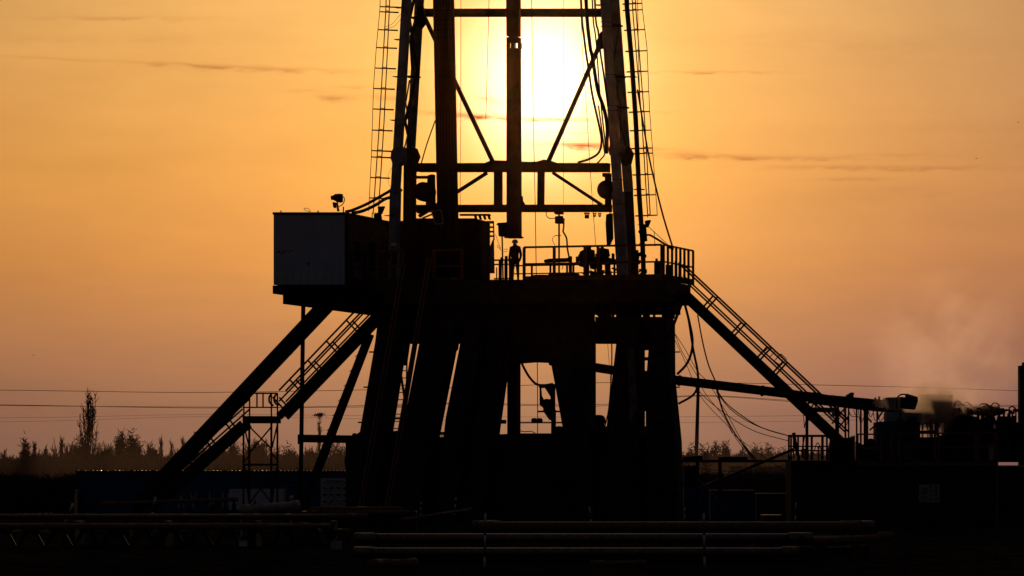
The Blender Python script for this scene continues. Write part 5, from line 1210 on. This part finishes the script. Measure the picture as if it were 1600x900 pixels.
# utility pole and power lines
t = thing('utility_pole', GD(1087.5, 318), 'dark leaning utility pole rising behind the hanging hoses', 'utility pole')
MB().tube([GD(1086, 318), P(1091, 604, 318)], .20, 8, .13).build('shaft', 'bark', t)
MB().tube([P(1090,618,318), P(1095,618.5,318)], .07, 6).build('insulator', 'black_paint', t)
PL = [((-700,602),(0,609.5),(330,613),(700,606),(1000,597),(1300,602),(1600,611),(2300,640)), ((-700,622),(0,632.5),(330,637.5),(560,634),(700,630),(935,632),(1090,618),(1300,629),(1600,634),(2300,650)),
      ((-700,624),(0,633.5),(330,636),(560,636),(700,631),(935,634.5),(1090,619),(1300,631),(1600,636),(2300,652)), ((-700,655),(0,653),(330,647.5),(700,651),(1100,651),(1600,645),(2300,640)), ((-700,662),(0,659),(330,651),(700,657),(1100,660),(1600,652),(2300,648))]
for i, (pts, lab) in enumerate(zip(PL, ('highest power line crossing the whole sky','upper wire of the close pair of power lines','lower wire of the close pair of power lines','faint upper wire below the close pair','faint lowest wire just over the treetops'))):
    D = 330 + 22*i
    o = MB().tube(bez([P(x, y, D) for x, y in pts], 14), .022 if i < 3 else .012, 4).build('power_line', 'bark'); tag(o, lab, 'power line', 'power lines behind the rig')
# two birds
for px, py, lab in ((1525.5,247.5,'tiny dark bird nearest the long cloud bars'),(1591,191,'tiny dark bird highest near the picture edge'),(52.5,555,'tiny dark bird low over the bare trees')):
    D = 260; m = MB(); c = P(px, py, D); u = D/FPX
    m.tube([c - Vector((1.6*u,0,0)), c, c + Vector((1.6*u,0,.3*u))], .25*u, 6, .5*u)
    m.add([c, c + Vector((-.8*u,-.9*u,1.0*u)), c + Vector((-.2*u,-1.8*u,.5*u)), c + Vector((.7*u,0,.1*u))], [(0,1,2),(0,2,3)]); m.add([c, c + Vector((-.8*u,.9*u,1.0*u)), c + Vector((-.2*u,1.8*u,.5*u)), c + Vector((.7*u,0,.1*u))], [(0,2,1),(0,3,2)])
    tag(m.build('bird', 'black_paint'), lab, 'bird', 'birds in the sky')

# ================================================================== STEAM AND HAZE
def vol_mat(name, color, dens, aniso, puff=True, scale=.9, thr=.45, centre=None, rad=None):
    m = bpy.data.materials.new(name); m.use_nodes = True; t = m.node_tree; t.nodes.clear()
    o = t.nodes.new('ShaderNodeOutputMaterial'); v = t.nodes.new('ShaderNodeVolumePrincipled'); v.inputs['Color'].default_value = (*color, 1); v.inputs['Anisotropy'].default_value = aniso
    v.inputs['Density'].default_value = dens; t.links.new(v.outputs[0], o.inputs['Volume'])
    if puff:
        tc_ = t.nodes.new('ShaderNodeTexCoord'); n = t.nodes.new('ShaderNodeTexNoise'); n.inputs['Scale'].default_value = scale; n.inputs['Detail'].default_value = 4
        t.links.new(tc_.outputs['Object'], n.inputs['Vector'])
        mp = t.nodes.new('ShaderNodeMapRange'); mp.inputs[1].default_value = thr; mp.inputs[2].default_value = thr + .22; t.links.new(n.outputs[0], mp.inputs[0])
        ln = t.nodes.new('ShaderNodeVectorMath'); ln.operation = 'LENGTH'; gm = t.nodes.new('ShaderNodeVectorMath'); gm.operation = 'DIVIDE'; t.links.new(tc_.outputs['Object'], gm.inputs[0]); gm.inputs[1].default_value = rad
        t.links.new(gm.outputs[0], ln.inputs[0])
        fo = t.nodes.new('ShaderNodeMapRange'); fo.inputs[1].default_value = .35; fo.inputs[2].default_value = 1.0; fo.inputs[3].default_value = 1; fo.inputs[4].default_value = 0; t.links.new(ln.outputs['Value'], fo.inputs[0])
        mu = t.nodes.new('ShaderNodeMath'); mu.operation = 'MULTIPLY'; t.links.new(mp.outputs[0], mu.inputs[0]); t.links.new(fo.outputs[0], mu.inputs[1])
        m2 = t.nodes.new('ShaderNodeMath'); m2.operation = 'MULTIPLY'; t.links.new(mu.outputs[0], m2.inputs[0]); m2.inputs[1].default_value = dens; t.links.new(m2.outputs[0], v.inputs['Density'])
    MAT[name] = m; return m
def puff(px, py, D, rx, ry, rz, dens, lab, scale, thr, col=(.9,.72,.58), an=.55, tilt=0.0):
    vol_mat('steam_%d_%d' % (px, py), col, dens, an, True, scale, thr, rad=(rx, ry, rz))
    m = MB(); n1_, n2_ = 12, 8
    for j in range(n2_+1):
        b = math.pi*j/n2_
        for k in range(n1_): a = 2*math.pi*k/n1_; m.v.append((rx*1.03*math.sin(b)*math.cos(a), ry*1.03*math.sin(b)*math.sin(a), rz*1.03*math.cos(b)))
    m.f = [((j+1)*n1_+k, (j+1)*n1_+(k+1) % n1_, j*n1_+(k+1) % n1_, j*n1_+k) for j in range(n2_) for k in range(n1_)]
    o = m.build('steam', 'steam_%d_%d' % (px, py)); o.location = P(px, py, D); o.rotation_euler = (0, tilt, 0)
    tag(o, lab, 'steam', kind='stuff')
puff(1458, 646, DT+2.7, 1.6, 1.2, 1.45, 1.5, 'thick steam rising between the shaker and the tarp', 1.5, .28, col=(1,.80,.70), an=.68)
puff(1480, 550, DT+4, 3.6, 1.6, 3.8, .19, 'thin warm steam drifting up over the tanks', .5, .40, col=(1,.84,.86), an=.80, tilt=.45)
puff(1472, 628, DT+3.4, 1.8, 1.3, 1.5, .35, 'pale torn steam rolling above the hopper', 1.1, .36, col=(1,.82,.78), an=.75)
puff(300, 735, 262, 34, 9, 5.0, .011, 'low dusk mist in front of the left treeline', .12, .30, col=(1,.70,.58), an=.5)
puff(1200, 735, 300, 16, 9, 4.5, .012, 'low dusk mist in front of the far tree clumps', .12, .30, col=(1,.70,.58), an=.5)
HAZE = 0.0000055  # forward-scattering volume added to imitate veiling glare on steel near the sun
hz_ = vol_mat('haze_glare', (1, .36, .12), HAZE, .988, False)
m = MB().box(Vector((0, 215, 14)), Vector((230,0,0)), Vector((0,245,0)), UP*15.2)
o = m.build('haze', 'haze_glare'); tag(o, 'thin warm evening haze, tinted to stand in for lens glare at the sun', 'haze', kind='stuff')
